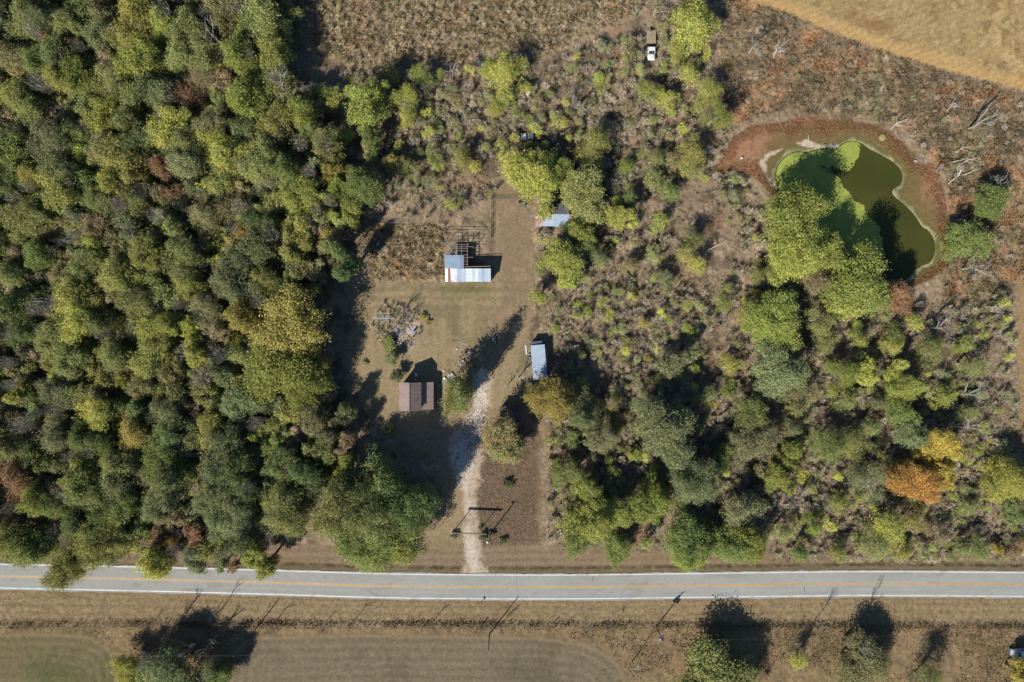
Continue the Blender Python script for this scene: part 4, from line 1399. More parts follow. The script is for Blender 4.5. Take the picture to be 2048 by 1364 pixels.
# ================================================================== BUILDINGS
BROWN = mat("brown_metal_roof", c(160, 138, 128, 0.85), 0.45, 0.0, 0.10, 0.6, 0.4)
BROWNCAP = mat("dark_brown_trim", c(84, 62, 56, 0.9), 0.5, 0, 0.15, 1)
GALV = mat("galvanised_sheet", c(172, 186, 200, 0.9), 0.5, 0.25, 0.10, 0.8, 0.4)
GALV2 = mat("bluish_galvanised_sheet", c(160, 178, 196, 0.9), 0.5, 0.25, 0.12, 0.8, 0.4)
GALV3 = mat("dull_galvanised_sheet", c(146, 160, 174, 0.9), 0.5, 0.25, 0.14, 0.8, 0.4)
PALE2 = mat("chalky_sheet", c(208, 212, 220, 0.85), 0.5, 0, 0.08, 1.5, 0.4)
WHITEPAN = mat("white_sheet", c(232, 234, 238, 0.9), 0.5, 0, 0.06, 1, 0.4)
PALEPAN = mat("pale_sheet", c(206, 210, 220, 0.9), 0.5, 0, 0.10, 1.5, 0.4, dirt=c(176, 160, 150), dirt_amt=0.4)
RUST = mat("rusty_sheet", c(154, 98, 76, 0.9), 0.8, 0, 0.3, 2.5, 0.2, dirt=c(120, 84, 70), dirt_amt=0.8)
RUSTSTRIPE = mat("half_rusted_sheet", c(176, 160, 156, 0.9), 0.6, 0.1, 0.2, 2, 0.3, dirt=c(168, 104, 80), dirt_amt=0.95)
SHEDBLUE = mat("pale_blue_sheet", c(166, 182, 200, 0.9), 0.5, 0.1, 0.12, 1.0, 0.4)
GREYSHEET = mat("dull_grey_sheet", c(108, 112, 116, 0.9), 0.7, 0.1, 0.2, 1.2, 0.3)
SIDING = mat("pale_blue_siding", c(176, 188, 200, 0.8), 0.7, 0, 0.1, 1)
OLDWOOD = mat("old_grey_wood", c(150, 136, 124, 0.85), 0.9, 0, 0.25, 2)
DARKWOOD = mat("dark_weathered_wood", c(92, 78, 68, 0.8), 0.9, 0, 0.3, 2)
GLASS = mat("window_glass", (0.02, 0.025, 0.03), 0.08, 0, 0.1, 1, 0.6)
WHITE = mat("white_paint", c(236, 238, 236, 0.85), 0.4, 0, 0.05, 2, 0.4, dirt=c(190, 186, 176), dirt_amt=0.3)
BLACK = mat("black_rubber", (0.012, 0.012, 0.014), 0.7, 0, 0.3, 4)
BLUE = mat("blue_plastic", c(40, 120, 220, 0.8), 0.4, 0, 0.1, 2)
TEAL = mat("teal_pipe_paint", c(150, 196, 196, 0.8), 0.5, 0, 0.1, 2)
ORANGE = mat("faded_orange_plastic", c(206, 120, 92, 0.8), 0.5, 0, 0.1, 2)
GREYMET = mat("grey_metal", c(150, 154, 158, 0.8), 0.45, 0.5, 0.15, 2)
CONC = mat("pale_concrete", c(206, 190, 172), 0.9, 0, 0.12, 1.2, 0.2, dirt=c(160, 136, 112), dirt_amt=0.7)
NAVY = mat("dark_navy_tarp", c(44, 54, 84, 0.9), 0.6, 0, 0.3, 3)
CHROME = mat("dull_chrome", c(180, 184, 188), 0.25, 0.8, 0.1, 2)
DECK = mat("weathered_truck_deck", c(166, 146, 120, 0.9), 0.9, 0, 0.25, 2.5, 0.2, dirt=c(150, 136, 120), dirt_amt=0.6)
POLEWOOD = mat("grey_brown_pole_wood", c(138, 120, 100, 0.9), 0.9, 0, 0.2, 2)
LIME = mat("pale_aluminium", c(200, 206, 214), 0.35, 0.5, 0.1, 2)


def sheet(mb, p00, p10, p11, p01, th=0.05, ribs=0, rib_h=0.035, rib_w=0.06):
    """sloping slab p00-p10 (low edge), p01-p11 (high edge), ribs run low to high"""
    p00, p10, p11, p01 = [Vector(p) for p in (p00, p10, p11, p01)]
    n = (p10 - p00).cross(p01 - p00).normalized()
    if n.z < 0: n = -n
    lo = [p00, p10, p11, p01]
    hi = [p + n * th for p in lo]
    mb.add([*lo, *hi], [(3, 2, 1, 0), (4, 5, 6, 7), (0, 1, 5, 4), (1, 2, 6, 5), (2, 3, 7, 6), (3, 0, 4, 7)])
    W = (p10 - p00).length
    for i in range(ribs):
        t = (i + 0.5) / ribs
        a, b = p00.lerp(p10, t) + n * (th + .001), p01.lerp(p11, t) + n * (th + .001)
        u = (p10 - p00).normalized() * rib_w / 2
        mb.add([a - u, a + u, b + u, b - u, a - u * .5 + n * rib_h, a + u * .5 + n * rib_h, b + u * .5 + n * rib_h, b - u * .5 + n * rib_h],
               [(4, 5, 6, 7), (0, 1, 5, 4), (1, 2, 6, 5), (2, 3, 7, 6), (3, 0, 4, 7)])
    return mb


def rel(root):
    o = root.location
    return lambda px, py, z: (G(px, py, z) - Vector((o.x, o.y, 0)))


def house():
    o = G(833, 793, 0)
    h = empty("farmhouse", o, "small farmhouse with brown ribbed metal roof and lower lean-to at the yard", "house")
    P = rel(h)
    ze, zr, zl0, zl1 = 4.5, 6.1, 3.3, 2.55
    xw, xr, xe, xl = P(798, 0, ze).x, P(819.5, 0, zr).x, P(842, 0, ze).x, P(867, 0, zl1).x
    yn, ys = P(0, 765, 5).y, P(0, 821.5, 5).y
    yln, yls = P(0, 764.5, 3).y, P(0, 819.5, 3).y
    w = MB()
    w.box(xw + .35, ys + .3, -.2, xe - .25, yn - .3, ze - 0.05)
    # gable ends
    for y in (ys + .3, yn - .3):
        s = 0.1 if y < 0 else -0.1
        w.add([(xw + .35, y, ze - .05), (xe - .25, y, ze - .05), (xr, y, zr - .12), (xw + .35, y + s, ze - .05), (xe - .25, y + s, ze - .05), (xr, y + s, zr - .12)],
              [(0, 1, 2), (5, 4, 3), (0, 2, 5, 3), (1, 4, 5, 2)])
    wall = w.build("wall", SIDING, h)
    lw = MB()
    lw.box(xe - .247, yls + .35, -.2, xl - .35, yln - .35, zl1 - .02)
    lw.build("lean_to_wall", SIDING, h)
    r = MB()
    sheet(r, (xw, ys, ze), (xw, yn, ze), (xr, yn, zr), (xr, ys, zr), .06, 22)
    sheet(r, (xe, yn, ze), (xe, ys, ze), (xr, ys, zr), (xr, yn, zr), .06, 22)
    r.build("roof", BROWN, h)
    l = MB()
    sheet(l, (xl, yln, zl1), (xl, yls, zl1), (xe - .24, yls, zl0), (xe - .24, yln, zl0), .06, 22)
    l.build("lean_to_roof", BROWN, h)
    cp = MB()
    cp.tube((xr, ys - .02, zr + .05), (xr, yn + .02, zr + .05), .09, .09, 6)
    cp.build("ridge_cap", BROWNCAP, h)
    ef = MB()
    ef.box(xe + .01, ys, ze - .1, xe + .09, yn, ze + .05)
    ef.box(xw - .09, ys, ze - .1, xw - .01, yn, ze + .05)
    ef.build("gutter", BROWNCAP, h)
    d = MB(); d.box(xr - .2, yn - .297, 0, xr + .75, yn - .24, 2.05)
    dr = d.build("door", WHITE, h)
    MB().lathe([(.04, 0), (.05, .04), (.03, .08)], 0, 0, 8).build("handle", CHROME, dr, loc=(xr + .62, yn - .235, 1.0))
    for xx in (xw + 1.0, xr + 1.4):
        f = MB(); f.box(xx, yn - .297, 1.0, xx + .9, yn - .23, 2.1)
        ff = f.build("window", WHITE, h)
        g_ = MB(); g_.box(xx + .08, yn - .229, 1.08, xx + .82, yn - .222, 2.02)
        g_.build("pane", GLASS, ff)
    for yy in (yls + .35, yln - .35):
        MB().tube((xl - .12, yy, -.1), (xl - .12, yy, zl1), .06, .06, 6).build("post", WHITE, h)
    vent = MB().tube((xr + 1.2, ys + 2.2, zr - 1.0), (xr + 1.2, ys + 2.2, zr - .1), .06, .06, 8)
    vent.build("vent_pipe", GREYMET, h)
house()


def barn():
    o = G(935, 540, 0)
    h = empty("metal_barn", o, "L-shaped barn with patched galvanised roof sheets and bare open rafters behind", "barn")
    P = rel(h)
    zs, zm, zn = 2.8, 3.7, 3.78
    X = lambda px, z: P(px, 0, z).x
    Y = lambda py, z: P(0, py, z).y
    ys, ym, yn = Y(563.5, zs), Y(537, zm), Y(510, zn)
    xw, xi, xe = X(890, 3.2), X(928, 3.2), X(982, 3.2)
    def pan(a, b, mt, y0=ys, z0=zs, y1=ym, z1=zm, lift=0.0, name="roof_panel", dens=2.6):
        if b - a > 12 and name != 'done':
            n = round((b - a) / 7.0)
            pal_ = {'GALV': [GALV, GALV2, GALV3], 'GALV2': [GALV2, GALV3, GALV2], 'PALE': [PALEPAN, PALE2, GALV]}[{GALV: 'GALV', GALV2: 'GALV2', PALEPAN: 'PALE'}[mt]]
            for i in range(n):
                pan(a + (b - a) * i / n, a + (b - a) * (i + 1) / n - .12, RND.choice(pal_), y0, z0, y1, z1, lift + .004 * (i % 2), name, dens)
            return
        mb = MB()
        xa, xb = X(a, 3.2), X(b, 3.2)
        sheet(mb, (xa, y0, z0 + lift), (xb, y0, z0 + lift), (xb, y1, z1 + lift), (xa, y1, z1 + lift), .04, max(1, int((xb - xa) * dens)), .03)
        return mb.build(name, mt, h)
    pan(890.5, 896.0, WHITEPAN)
    pan(896.1, 901.0, RUST)["label"] = "rusty brown roof sheet"
    pan(901.1, 907.2, WHITEPAN, ys + .55, zs + .07)
    pan(907.3, 914.4, PALEPAN)
    pan(914.5, 931.5, GALV2, lift=.012)
    pan(901.1, 907.2, PALEPAN, ys, zs, ys + .54, zs + .065)
    pan(931.6, 957.0, PALEPAN)
    pan(957.1, 981.6, GALV)
    pan(890, 928, GALV2, yn, zn, ym, zm + .03, name="rear_roof")
    hole = MB(); sheet(hole, (X(912, 3.2), ys + 1.35, zs + .29), (X(915.6, 3.2), ys + 1.35, zs + .29), (X(915.6, 3.2), ys + 1.7, zs + .41), (X(912, 3.2), ys + 1.7, zs + .41), .02)
    hole.build("rust_hole", RUST, h)
    w = MB()
    w.box(xw + .2, ys + .25, -.2, xe - .2, ys + .33, zs - .02)
    w.box(xw + .15, ys + .34, -.2, xw + .23, yn - .2, zs)
    w.box(xe - .25, ys + .34, -.2, xe - .17, ym - .1, 2.9)
    w.box(xw + .24, ym - .2, -.2, xe - .26, ym - .12, 3.5)
    w.box(xi - .25, ym - .11, -.2, xi - .17, yn - .2, 3.0)
    w.build("wall", GREYSHEET, h)
    # the stripped part: posts, rafters, purlins
    zf = 3.5
    n0 = Y(485, zf)
    def bar(name, a, b, r, mt=OLDWOOD):
        MB().tube(a, b, r, r, 5).build(name, mt, h)
    for (px, a, b) in ((901, 486.5, 511), (912, 485.5, 511), (923.5, 486, 509), (935, 486, 535)):
        bar("rafter", (X(px, zf), Y(a, zf), zf), (X(px, zf), Y(b, zf), zf + .25), .075)
    for (py, a, b) in ((485.6, 889.5, 912.4), (489.4, 889.5, 937), (493.6, 902, 947), (497.4, 889.5, 936), (502, 901, 936), (505.5, 889.5, 912), (514.7, 928, 947), (509.6, 928.5, 936), (519, 928.5, 936), (523, 928.5, 936), (528.5, 928.5, 936)):
        bar("purlin", (X(a, zf), Y(py, zf), zf + .22), (X(b, zf), Y(py, zf), zf + .22), .065)
    for (px, py) in ((890.5, 486), (912, 486), (936, 487), (936, 533), (890.5, 508), (947, 493.6)):
        bar("post", (X(px, zf), Y(py, zf), -.2), (X(px, zf), Y(py, zf), zf + .15), .09)
    bar("plate", (X(928.5, 3.4), Y(533.6, 3.4), 3.5), (X(981, 3.4), Y(532.4, 3.4), 3.55), .09)
barn()


def tin_shed():
    o = G(1120, 440, 0)
    h = empty("tin_shed", o, "long low tin shed with a rusty west end half hidden under trees", "shed")
    P = rel(h)
    zs, zn = 2.2, 2.9
    def pan(a, b, p0, p1, mt, z0, z1, name="roof_panel"):
        mb = MB()
        sheet(mb, P(a, p0, z0), P(b, p0, z0), P(b, p1, z1), P(a, p1, z1), .04, max(1, int((b - a) * .3)), .03)
        return mb.build(name, mt, h)
    pan(1071, 1086, 453, 431, RUSTSTRIPE, zs, zn)["label"] = "half rusted roof panel"
    pan(1086.1, 1108, 452.5, 429, GALV, zs, zn)
    pan(1108.1, 1138, 453.5, 428, GALV2, zs, zn)
    pan(1138.1, 1147, 453.5, 428.2, RUSTSTRIPE, zs, zn)
    pan(1147.1, 1167, 454, 428.5, GALV, zs, zn)
    pan(1109, 1136, 409, 427.4, GREYSHEET, 2.4, 2.95, "rear_roof")
    w = MB()
    a, b = P(1073, 451.5, 0), P(1165, 430, 0)
    w.box(a.x, a.y, -.2, b.x, a.y + .08, zs - .05)
    w.box(a.x, b.y - .2, -.2, b.x, b.y - .12, zn - .2)
    w.box(a.x, a.y + .09, -.2, a.x + .08, b.y - .21, zs)
    w.box(b.x - .08, a.y + .09, -.2, b.x, b.y - .21, zs)
    w.build("wall", DARKWOOD, h)
tin_shed()


def blue_shed():
    o = G(1077, 722, 0)
    h = empty("blue_shed", o, "narrow shed with pale blue sheet roof beside the gold-flecked tree", "shed", rad(4.5))
    R_ = 1.72
    r = MB()
    L0, L1 = -4.4, 4.05
    sheet(r, (-R_, L1, 2.4), (-R_, L0, 2.4), (R_, L0, 2.75), (R_, L1, 2.75), .05, 16, .03)
    r.build("roof", SHEDBLUE, h)
    lo = MB(); sheet(lo, (-1.55, L1 + .9, 2.0), (1.15, L1 + .9, 2.0), (1.15, L1 - .3, 2.25), (-1.55, L1 - .3, 2.25), .05, 5, .03)
    lo.build("lower_roof", GREYSHEET, h)
    w = MB()
    w.box(-R_ + .15, L0 + .15, -.2, R_ - .2, L1 - .1, 2.36)
    w.box(-1.4, L1 - .097, -.2, 1.05, L1 + .75, 1.95)
    w.build("wall", DARKWOOD, h)
    for yy in (-3, -1.1, 0, .5, 1.4, 2.6):
        MB().tube((R_ - .1, yy, 2.65), (R_ + .42, yy, 2.6), .04, .04, 5).build("purlin_end", OLDWOOD, h)
    d = MB(); d.box(-R_ + .09, -.6, 0, -R_ + .147, .5, 2.0)
    d.build("door", GREYSHEET, h)
blue_shed()


def old_hut():
    o = G(1021, 826, 0)
    h = empty("old_hut", o, "low dark hut with purplish rusted roof under the drive-side trees", "hut", rad(-3))
    w = MB(); w.box(-2.3, -1.6, -.2, 2.3, 1.6, 2.0)
    w.build("wall", DARKWOOD, h)
    r = MB()
    PUR = mat("purplish_rusted_sheet", c(96, 80, 84, .9), .8, 0, .3, 1.5, .2, dirt=c(136, 108, 104), dirt_amt=.7)
    sheet(r, (-2.6, -1.85, 2.1), (2.6, -1.85, 2.1), (2.6, 1.85, 2.5), (-2.6, 1.85, 2.5), .05, 10, .03)
    r.build("roof", PUR, h)
    d = MB(); d.box(-.5, 1.603, 0, .5, 1.66, 1.9)
    d.build("door", OLDWOOD, h)
old_hut()

# ================================================================== VEHICLES
def wheel(parent, x, y, r=0.38, w=0.24, tm=BLACK):
    m_ = MB().tube((0, -w / 2, 0), (0, w / 2, 0), r, r, 16)
    wh = m_.build("wheel", tm, parent, loc=(x, y, r))
    MB().tube((0, -w / 2 - .01, 0), (0, w / 2 + .01, 0), r * .55, r * .55, 12).build("rim", CHROME, wh)
    return wh


def cab_mesh(x0, x1, w, z0, z1, fr, rr, side):
    """greenhouse: base x0..x1 at z0, roof pulled in front fr, rear rr, sides by side"""
    a, b = w, w - side
    vs = [(x0, -a, z0), (x1, -a, z0), (x1, a, z0), (x0, a, z0), (x0 + fr, -b, z1), (x1 - rr, -b, z1), (x1 - rr, b, z1), (x0 + fr, b, z1)]
    return MB().add(vs, [(3, 2, 1, 0), (4, 5, 6, 7), (0, 1, 5, 4), (1, 2, 6, 5), (2, 3, 7, 6), (3, 0, 4, 7)])


def glass_quad(parent, name, pts, off=.012):
    p = [Vector(q) for q in pts]
    n = (p[1] - p[0]).cross(p[3] - p[0]).normalized()
    cen = sum(p, Vector()) / 4
    q = [cen + (v - cen) * .86 + n * off for v in p]
    q2 = [v - n * .01 for v in q]
    MB().add([*q, *q2], [(0, 1, 2, 3), (7, 6, 5, 4), (0, 4, 5, 1), (1, 5, 6, 2), (2, 6, 7, 3), (3, 7, 4, 0)]).build(name, GLASS, parent)


def pickup(name, label, loc, rz, paint, bedmat, hoodmat=None, junk=False):
    """front points to -X; 5.5 m long, 1.95 m wide"""
    t = empty(name, loc, label, "pickup truck", rz)
    W = .98
    b = MB()
    b.cbox(-2.72, -W, .45, -1.25, W, 1.02, .10)
    b.cbox(-1.249, -W, .45, .72, W, 1.06, .06)
    b.build("body", paint, t, bevel=.03)
    hd = MB(); hd.cbox(-2.55, -.82, 1.021, -1.2, .82, 1.09, .06)
    hd.build("hood", hoodmat or paint, t, bevel=.02)
    cb = cab_mesh(-1.35, .70, .93, 1.061, 1.82, .62, .12, .16)
    cab_ = cb.build("cab", paint, t, bevel=.05)
    glass_quad(cab_, "windscreen", [(-1.35, .93, 1.06), (-1.35, -.93, 1.06), (-.73, -.77, 1.82), (-.73, .77, 1.82)])
    glass_quad(cab_, "rear_window", [(.70, -.93, 1.06), (.70, .93, 1.06), (.58, .77, 1.82), (.58, -.77, 1.82)])
    glass_quad(cab_, "side_window", [(-1.35, -.93, 1.06), (.70, -.93, 1.06), (.58, -.77, 1.82), (-.73, -.77, 1.82)])
    glass_quad(cab_, "side_window", [(.70, .93, 1.06), (-1.35, .93, 1.06), (-.73, .77, 1.82), (.58, .77, 1.82)])
    bd = MB()
    bd.box(.73, -W, .55, 2.75, -W + .1, 1.08); bd.box(.73, W - .1, .55, 2.75, W, 1.08)
    bd.box(.73, -W + .101, .55, .80, W - .101, 1.07); bd.box(2.66, -W + .101, .55, 2.75, W - .101, 1.07)
    bd.build("bed_sides", paint, t, bevel=.02)
    fl = MB(); fl.box(.801, -W + .101, .56, 2.659, W - .101, .66)
    for k in range(6):
        fl.box(.85, -.8 + k * .29, .661, 2.6, -.72 + k * .29, .68)
    fl.build("bed_floor", bedmat, t)
    bp = MB(); bp.cbox(-2.9, -.95, .45, -2.73, .95, .68, .04); bp.build("bumper", CHROME, t)
    bp = MB(); bp.cbox(2.76, -.95, .45, 2.92, .95, .66, .04); bp.build("bumper", CHROME, t)
    for s in (-1, 1):
        q = MB(); q.cbox(-2.76, s * .72 - .16, .74, -2.70, s * .72 + .16, .95, .02); q.build("headlight", GLASS if junk else LIME, t)
        q = MB(); q.cbox(-1.0, s * 1.07 - .1, 1.12, -.88, s * 1.07 + .1, 1.3, .02); q.build("mirror", paint if not junk else BLACK, t)
        for x in (-1.85, 1.7):
            wheel(t, x, s * .86)
    return t


pk = pickup("pickup_truck", "white pickup parked in the grass at the right edge, load in bed", G(2039, 1303, 0), 0, WHITE, NAVY)
for (x, y, sx, sy, z) in ((.95, -.5, .5, .6, .3), (1.6, .1, .6, .5, .35), (2.1, -.35, .45, .5, .25), (1.2, .35, .3, .4, .3)):
    q = MB(); q.cbox(x, y, .69, x + sx, y + sy, .69 + z, .04)
    ob = q.build("toolbox" if sx > .4 else "bucket", GREYMET if sx != .6 else SHEDBLUE, None, loc=G(2039, 1303, 0))
    tag(ob, {.5: "grey toolbox behind the cab in the white pickup bed", .6: "pale blue toolbox in the middle of the white pickup bed", .45: "grey toolbox at the tail of the white pickup bed", .3: "small grey bin in the white pickup bed"}[sx], "toolbox")


def flatbed():
    loc = G(1301, 96, 0)
    t = empty("flatbed_truck", loc, "old flatbed truck, white cab and bare plank deck, in the scrub", "truck", rad(90))
    # front points to -X of the truck, which the turn sends to the bottom of the photo
    W = 1.02
    ch = MB(); ch.box(-3.3, -.42, .5, 3.9, .42, .72); ch.build("chassis", DARKWOOD, t)
    b = MB(); b.cbox(-3.4, -.98, .55, -1.9, .98, 1.18, .18); b.build("body", WHITE, t, bevel=.05)
    hd = MB(); hd.cbox(-3.3, -.72, 1.181, -1.95, .72, 1.34, .14); hd.build("hood", WHITE, t, bevel=.04)
    lo = MB(); lo.cbox(-1.899, -.98, .55, -.45, .98, 1.3, .06); lo.build("cab_side", WHITE, t, bevel=.03)
    cb = cab_mesh(-2.0, -.45, .92, 1.301, 2.1, .55, .08, .14).build("cab", WHITE, t, bevel=.05)
    glass_quad(cb, "windscreen", [(-2.0, .92, 1.3), (-2.0, -.92, 1.3), (-1.45, -.78, 2.1), (-1.45, .78, 2.1)])
    glass_quad(cb, "side_window", [(-2.0, -.92, 1.3), (-.45, -.92, 1.3), (-.53, -.78, 2.1), (-1.45, -.78, 2.1)])
    dash = MB(); dash.box(-2.03, -.6, 1.345, -1.9, .55, 1.37); dash.build("rust_patch", RUST, t)
    hb = MB()
    hb.box(-.35, -1.12, .9, -.22, 1.12, 1.62)
    hb.build("headboard", RUST, t)
    dk = MB()
    for k in range(9):
        y = -1.12 + k * .25
        dk.box(.75, y, .95, 3.95, y + .23, 1.0 + RND.uniform(0, .015))
    dk.build("deck", DECK, t)
    rl = MB(); rl.box(-.21, -1.16, .86, 3.96, -1.125, .99); rl.box(-.21, 1.125, .86, 3.96, 1.16, .99); rl.build("side_rail", GREYMET, t)
    tg = MB(); tg.box(4.2, -.95, .7, 4.55, .95, .8); tg.build("tail_frame", BLACK, t)
    dr = MB(); dr.box(-.55, 0, .6, .55, .07, 1.25)
    d = dr.build("door", WHITE, t, loc=(-1.5, 1.0, 0), rz=rad(48))
    MB().tube((.3, .08, 1.0), (.45, .08, 1.0), .03, .03, 6).build("handle", CHROME, d)
    for s in (-1, 1):
        wheel(t, -2.7, s * .85, .42, .26)
        wheel(t, 2.5, s * .92, .45, .34)
        q = MB(); q.cbox(-2.0, s * 1.22 - .09, 1.3, -1.9, s * 1.22 + .09, 1.62, .02); q.build("mirror", CHROME, t)
        q = MB(); q.tube((-3.42, s * .78, .9), (-3.36, s * .78, .9), .12, .12, 12); q.build("headlight", GLASS, t)
flatbed()
junk = pickup("junk_pickup", "stripped junk pickup, white flaking hood and rusty bed, in the weeds", G(1062, 275, 0), rad(2), GREYSHEET, RUST,
              mat("flaking_white_paint", c(230, 230, 232, .85), .6, 0, .1, 1.5, .3, dirt=c(40, 40, 44), dirt_amt=1.0), True)

# ================================================================== POLES, WIRES, ARCH
def pole(name, px, py, H, label, arm=None, dirn=0.0, cans=0, cap=False):
    loc = G(px, py, 0)
    t = empty(name, loc, label, "utility pole" if not cap else "light pole", dirn)
    MB().tube((0, 0, -.3), (0, 0, H), .17, .11, 10).build("pole", POLEWOOD, t)
    if arm:
        a = MB(); a.box(-arm, -.06, H - .62, arm, .06, H - .48); a.build("crossarm", POLEWOOD, t)
        for x in (-arm + .1, -arm * .4, arm - .1):
            MB().lathe([(.05, 0), (.07, .06), (.04, .1), (.06, .16), (.02, .2)], x, 0, 8).build("insulator", LIME, t, loc=(0, 0, H - .478))
    else:
        MB().lathe([(.05, 0), (.07, .06), (.04, .1), (.06, .18), (.02, .24)], 0, 0, 8).build("insulator", LIME, t, loc=(0, 0, H + .005))
    for k in range(cans):
        an = 2.09 * k + .4
        cn = MB().lathe([(.26, 0), (.30, .05), (.30, .85), (.24, .95), (.10, .98)], 0, 0, 12)
        c_ = cn.build("transformer_can", LIME, t, loc=(.5 * math.cos(an), .5 * math.sin(an), H - 2.4))
        MB().tube((.08, 0, .98), (.08, 0, 1.25), .04, .03, 6).build("bushing", WHITE, c_)
    if cap:
        lm = MB().tube((0, 0, H - .3), (-.5, -.1, H - .1), .04, .04, 6); lm.build("lamp_arm", GREYMET, t)
        MB().lathe([(.30, 0), (.30, .06), (.18, .22), (.05, .3)], 0, 0, 12).build("lamp_head", WHITE, t, loc=(-.55, -.1, H - .25))
    return t


pole("light_pole", 981.5, 1066, 8.2, "slim wooden pole with a white yard lamp beside the entrance arch", cap=True)
pole("utility_pole", 979.0, 1268, 9.6, "plain wooden utility pole south of the road, opposite the driveway")
pole("utility_pole", 497, 1277, 10.2, "lone wooden utility pole south of the road on the left side of the photo", arm=None)
pole("transformer_pole", 1312, 1254, 9.0, "wooden pole with three pale transformer cans south of the road", arm=1.0, dirn=rad(40), cans=3)
WIRE = mat("dull_wire", c(120, 116, 110, .8), .6, .2, .1, 1)


def wire(a, b, sag, label, r=.010):
    mb = MB()
    a, b = Vector(a), Vector(b)
    n = 24
    pts = []
    for i in range(n + 1):
        t = i / n
        p = a.lerp(b, t)
        p.z -= sag * 4 * t * (1 - t)
        pts.append(p - a)
    for i in range(n):
        mb.tube(pts[i], pts[i + 1], r, r, 4, cap=(i in (0, n - 1)))
    o = mb.build("power_line", WIRE, None, loc=a)
    tag(o, label, "power line")


def top(px, py, H):
    v = G(px, py, 0); v.z = H
    return v
A_, B_, C_, D_ = top(981.5, 1066, 8.0), top(979, 1268, 9.5), top(497, 1277, 10.1), top(1312, 1254, 8.9)
wire(B_, A_, .35, "power line crossing the road from the plain pole to the lamp pole", .018)
wire(C_, B_, .7, "power line between the left pole and the pole opposite the drive")
wire(B_, D_, .6, "power line between the pole opposite the drive and the transformer pole")
wire(top(-60, 1288, 10), C_, .8, "power line running from the left edge to the left pole")
wire(D_, top(2110, 1240, 9), .9, "power line running from the transformer pole to the right edge")


def arch():
    t = empty("entrance_arch", G(940, 1055, 0), "tall pipe entrance arch with one crossbeam straddling the gravel drive", "gate")
    P = rel(t)
    H = 5.2
    for (px, py) in ((913.2, 1055), (965.0, 1053.5)):
        p = P(px, py, 0)
        MB().tube((p.x, p.y, -.3), (p.x, p.y, H - .08), .10, .09, 8).build("post", DARKWOOD, t)
    a, b = P(904.5, 1066.2, H), P(973, 1068.8, H)
    d = (b - a).normalized()
    up = Vector((-d.y, d.x, 0)) * .07
    q = MB()
    vs = []
    for z in (H - .55, H):
        for p in (a - up, b - up, b + up, a + up): vs.append((p.x, p.y, z))
    q.add(vs, [(3, 2, 1, 0), (4, 5, 6, 7), (0, 1, 5, 4), (1, 2, 6, 5), (2, 3, 7, 6), (3, 0, 4, 7)])
    q.build("crossbeam", OLDWOOD, t)
arch()


def mailbox():
    t = empty("mailbox", G(962.5, 1204, 0), "dark roadside mailbox on a post opposite the driveway", "mailbox", rad(20))
    MB().tube((0, 0, -.2), (0, 0, 1.05), .06, .06, 6).build("post", DARKWOOD, t)
    b = MB()
    n = 8
    vs = []
    for y in (-.3, .3):
        for i in range(n + 1):
            a = math.pi * i / n
            vs.append((.14 * math.cos(a), y, 1.2 + .14 * math.sin(a)))
        vs += [(-.14, y, 1.05), (.14, y, 1.05)]
    k = n + 3
    fs = [(i, (i + 1) % k, k + (i + 1) % k, k + i) for i in range(k)] + [tuple(range(k - 1, -1, -1)), tuple(range(k, 2 * k))]
    b.add(vs, fs).build("box", GREYSHEET, t)
    MB().box(.15, -.2, 1.2, .17, -.1, 1.42).build("flag", RUST, t)
mailbox()

# ================================================================== FENCES
def fence(name, label, pts, H, nw, spacing, rail=None, post_r=.06, pm=OLDWOOD):
    o = G(*pts[0], 0)
    t = empty(name, o, label, "fence")
    w = [G(x, y, 0) - Vector((o.x, o.y, 0)) for x, y in pts]
    rl = MB()
    for a, b in zip(w[:-1], w[1:]):
        n = max(1, int((b - a).length / spacing))
        for i in range(n + (1 if b is w[-1] else 0)):
            p = a.lerp(b, i / n)
            MB().tube((p.x, p.y, -.2), (p.x, p.y, H + .1), post_r, post_r, 5).build("post", pm, t)
        for k in range(nw):
            z = H * (k + 1) / nw
            rl.tube((a.x, a.y, z), (b.x, b.y, z), rail or .012, rail or .012, 4)
    rl.build("rail" if rail else "wire", pm if rail else WIRE, t)
fence("board_fence", "grey rail fence along the west side of the two-track lane", [(981, 398), (981, 476)], 1.5, 3, 2.4, .05)
fence("board_fence", "single rusty rail fence north of the bare rafters", [(893, 463.5), (966, 464)], 1.4, 2, 2.4, .045, .06, mat("pale_rusty_rail", c(170, 140, 128), .8, 0, .2, 1))
fence("board_fence", "low fence west of the barn frame running north", [(890.5, 464), (890.5, 484)], 1.4, 2, 1.6, .035)
fence("pipe_gate", "long closed pipe gate across the top of the lane", [(983, 399), (1036, 398)], 1.25, 4, 6.6, .035, .06, GREYMET)
fence("wire_fence", "old wire fence with pale top rail at the paddock's northwest corner", [(740, 449), (800, 446)], 1.2, 3, 2.5, .025)
fence("wire_fence", "post and wire fence along the south side of the road", [(-60, 1250), (300, 1246), (700, 1250), (1000, 1250), (1300, 1252), (1640, 1252), (2110, 1256)], 1.2, 4, 4.5)

# ================================================================== YARD THINGS
def thing(name, px, py, label, cat, rz=0.0, z=0.0, group=None):
    v = G(px, py, 0); v.z = z
    return empty(name, v, label, cat, rad(rz), group)


def single(mb, name, mt, px, py, label, cat, rz=0.0, z=0.0, bevel=0.0, group=None):
    v = G(px, py, 0); v.z = z
    o = mb.build(name, mt, None, loc=v, rz=rad(rz), bevel=bevel)
    return tag(o, label, cat, group)


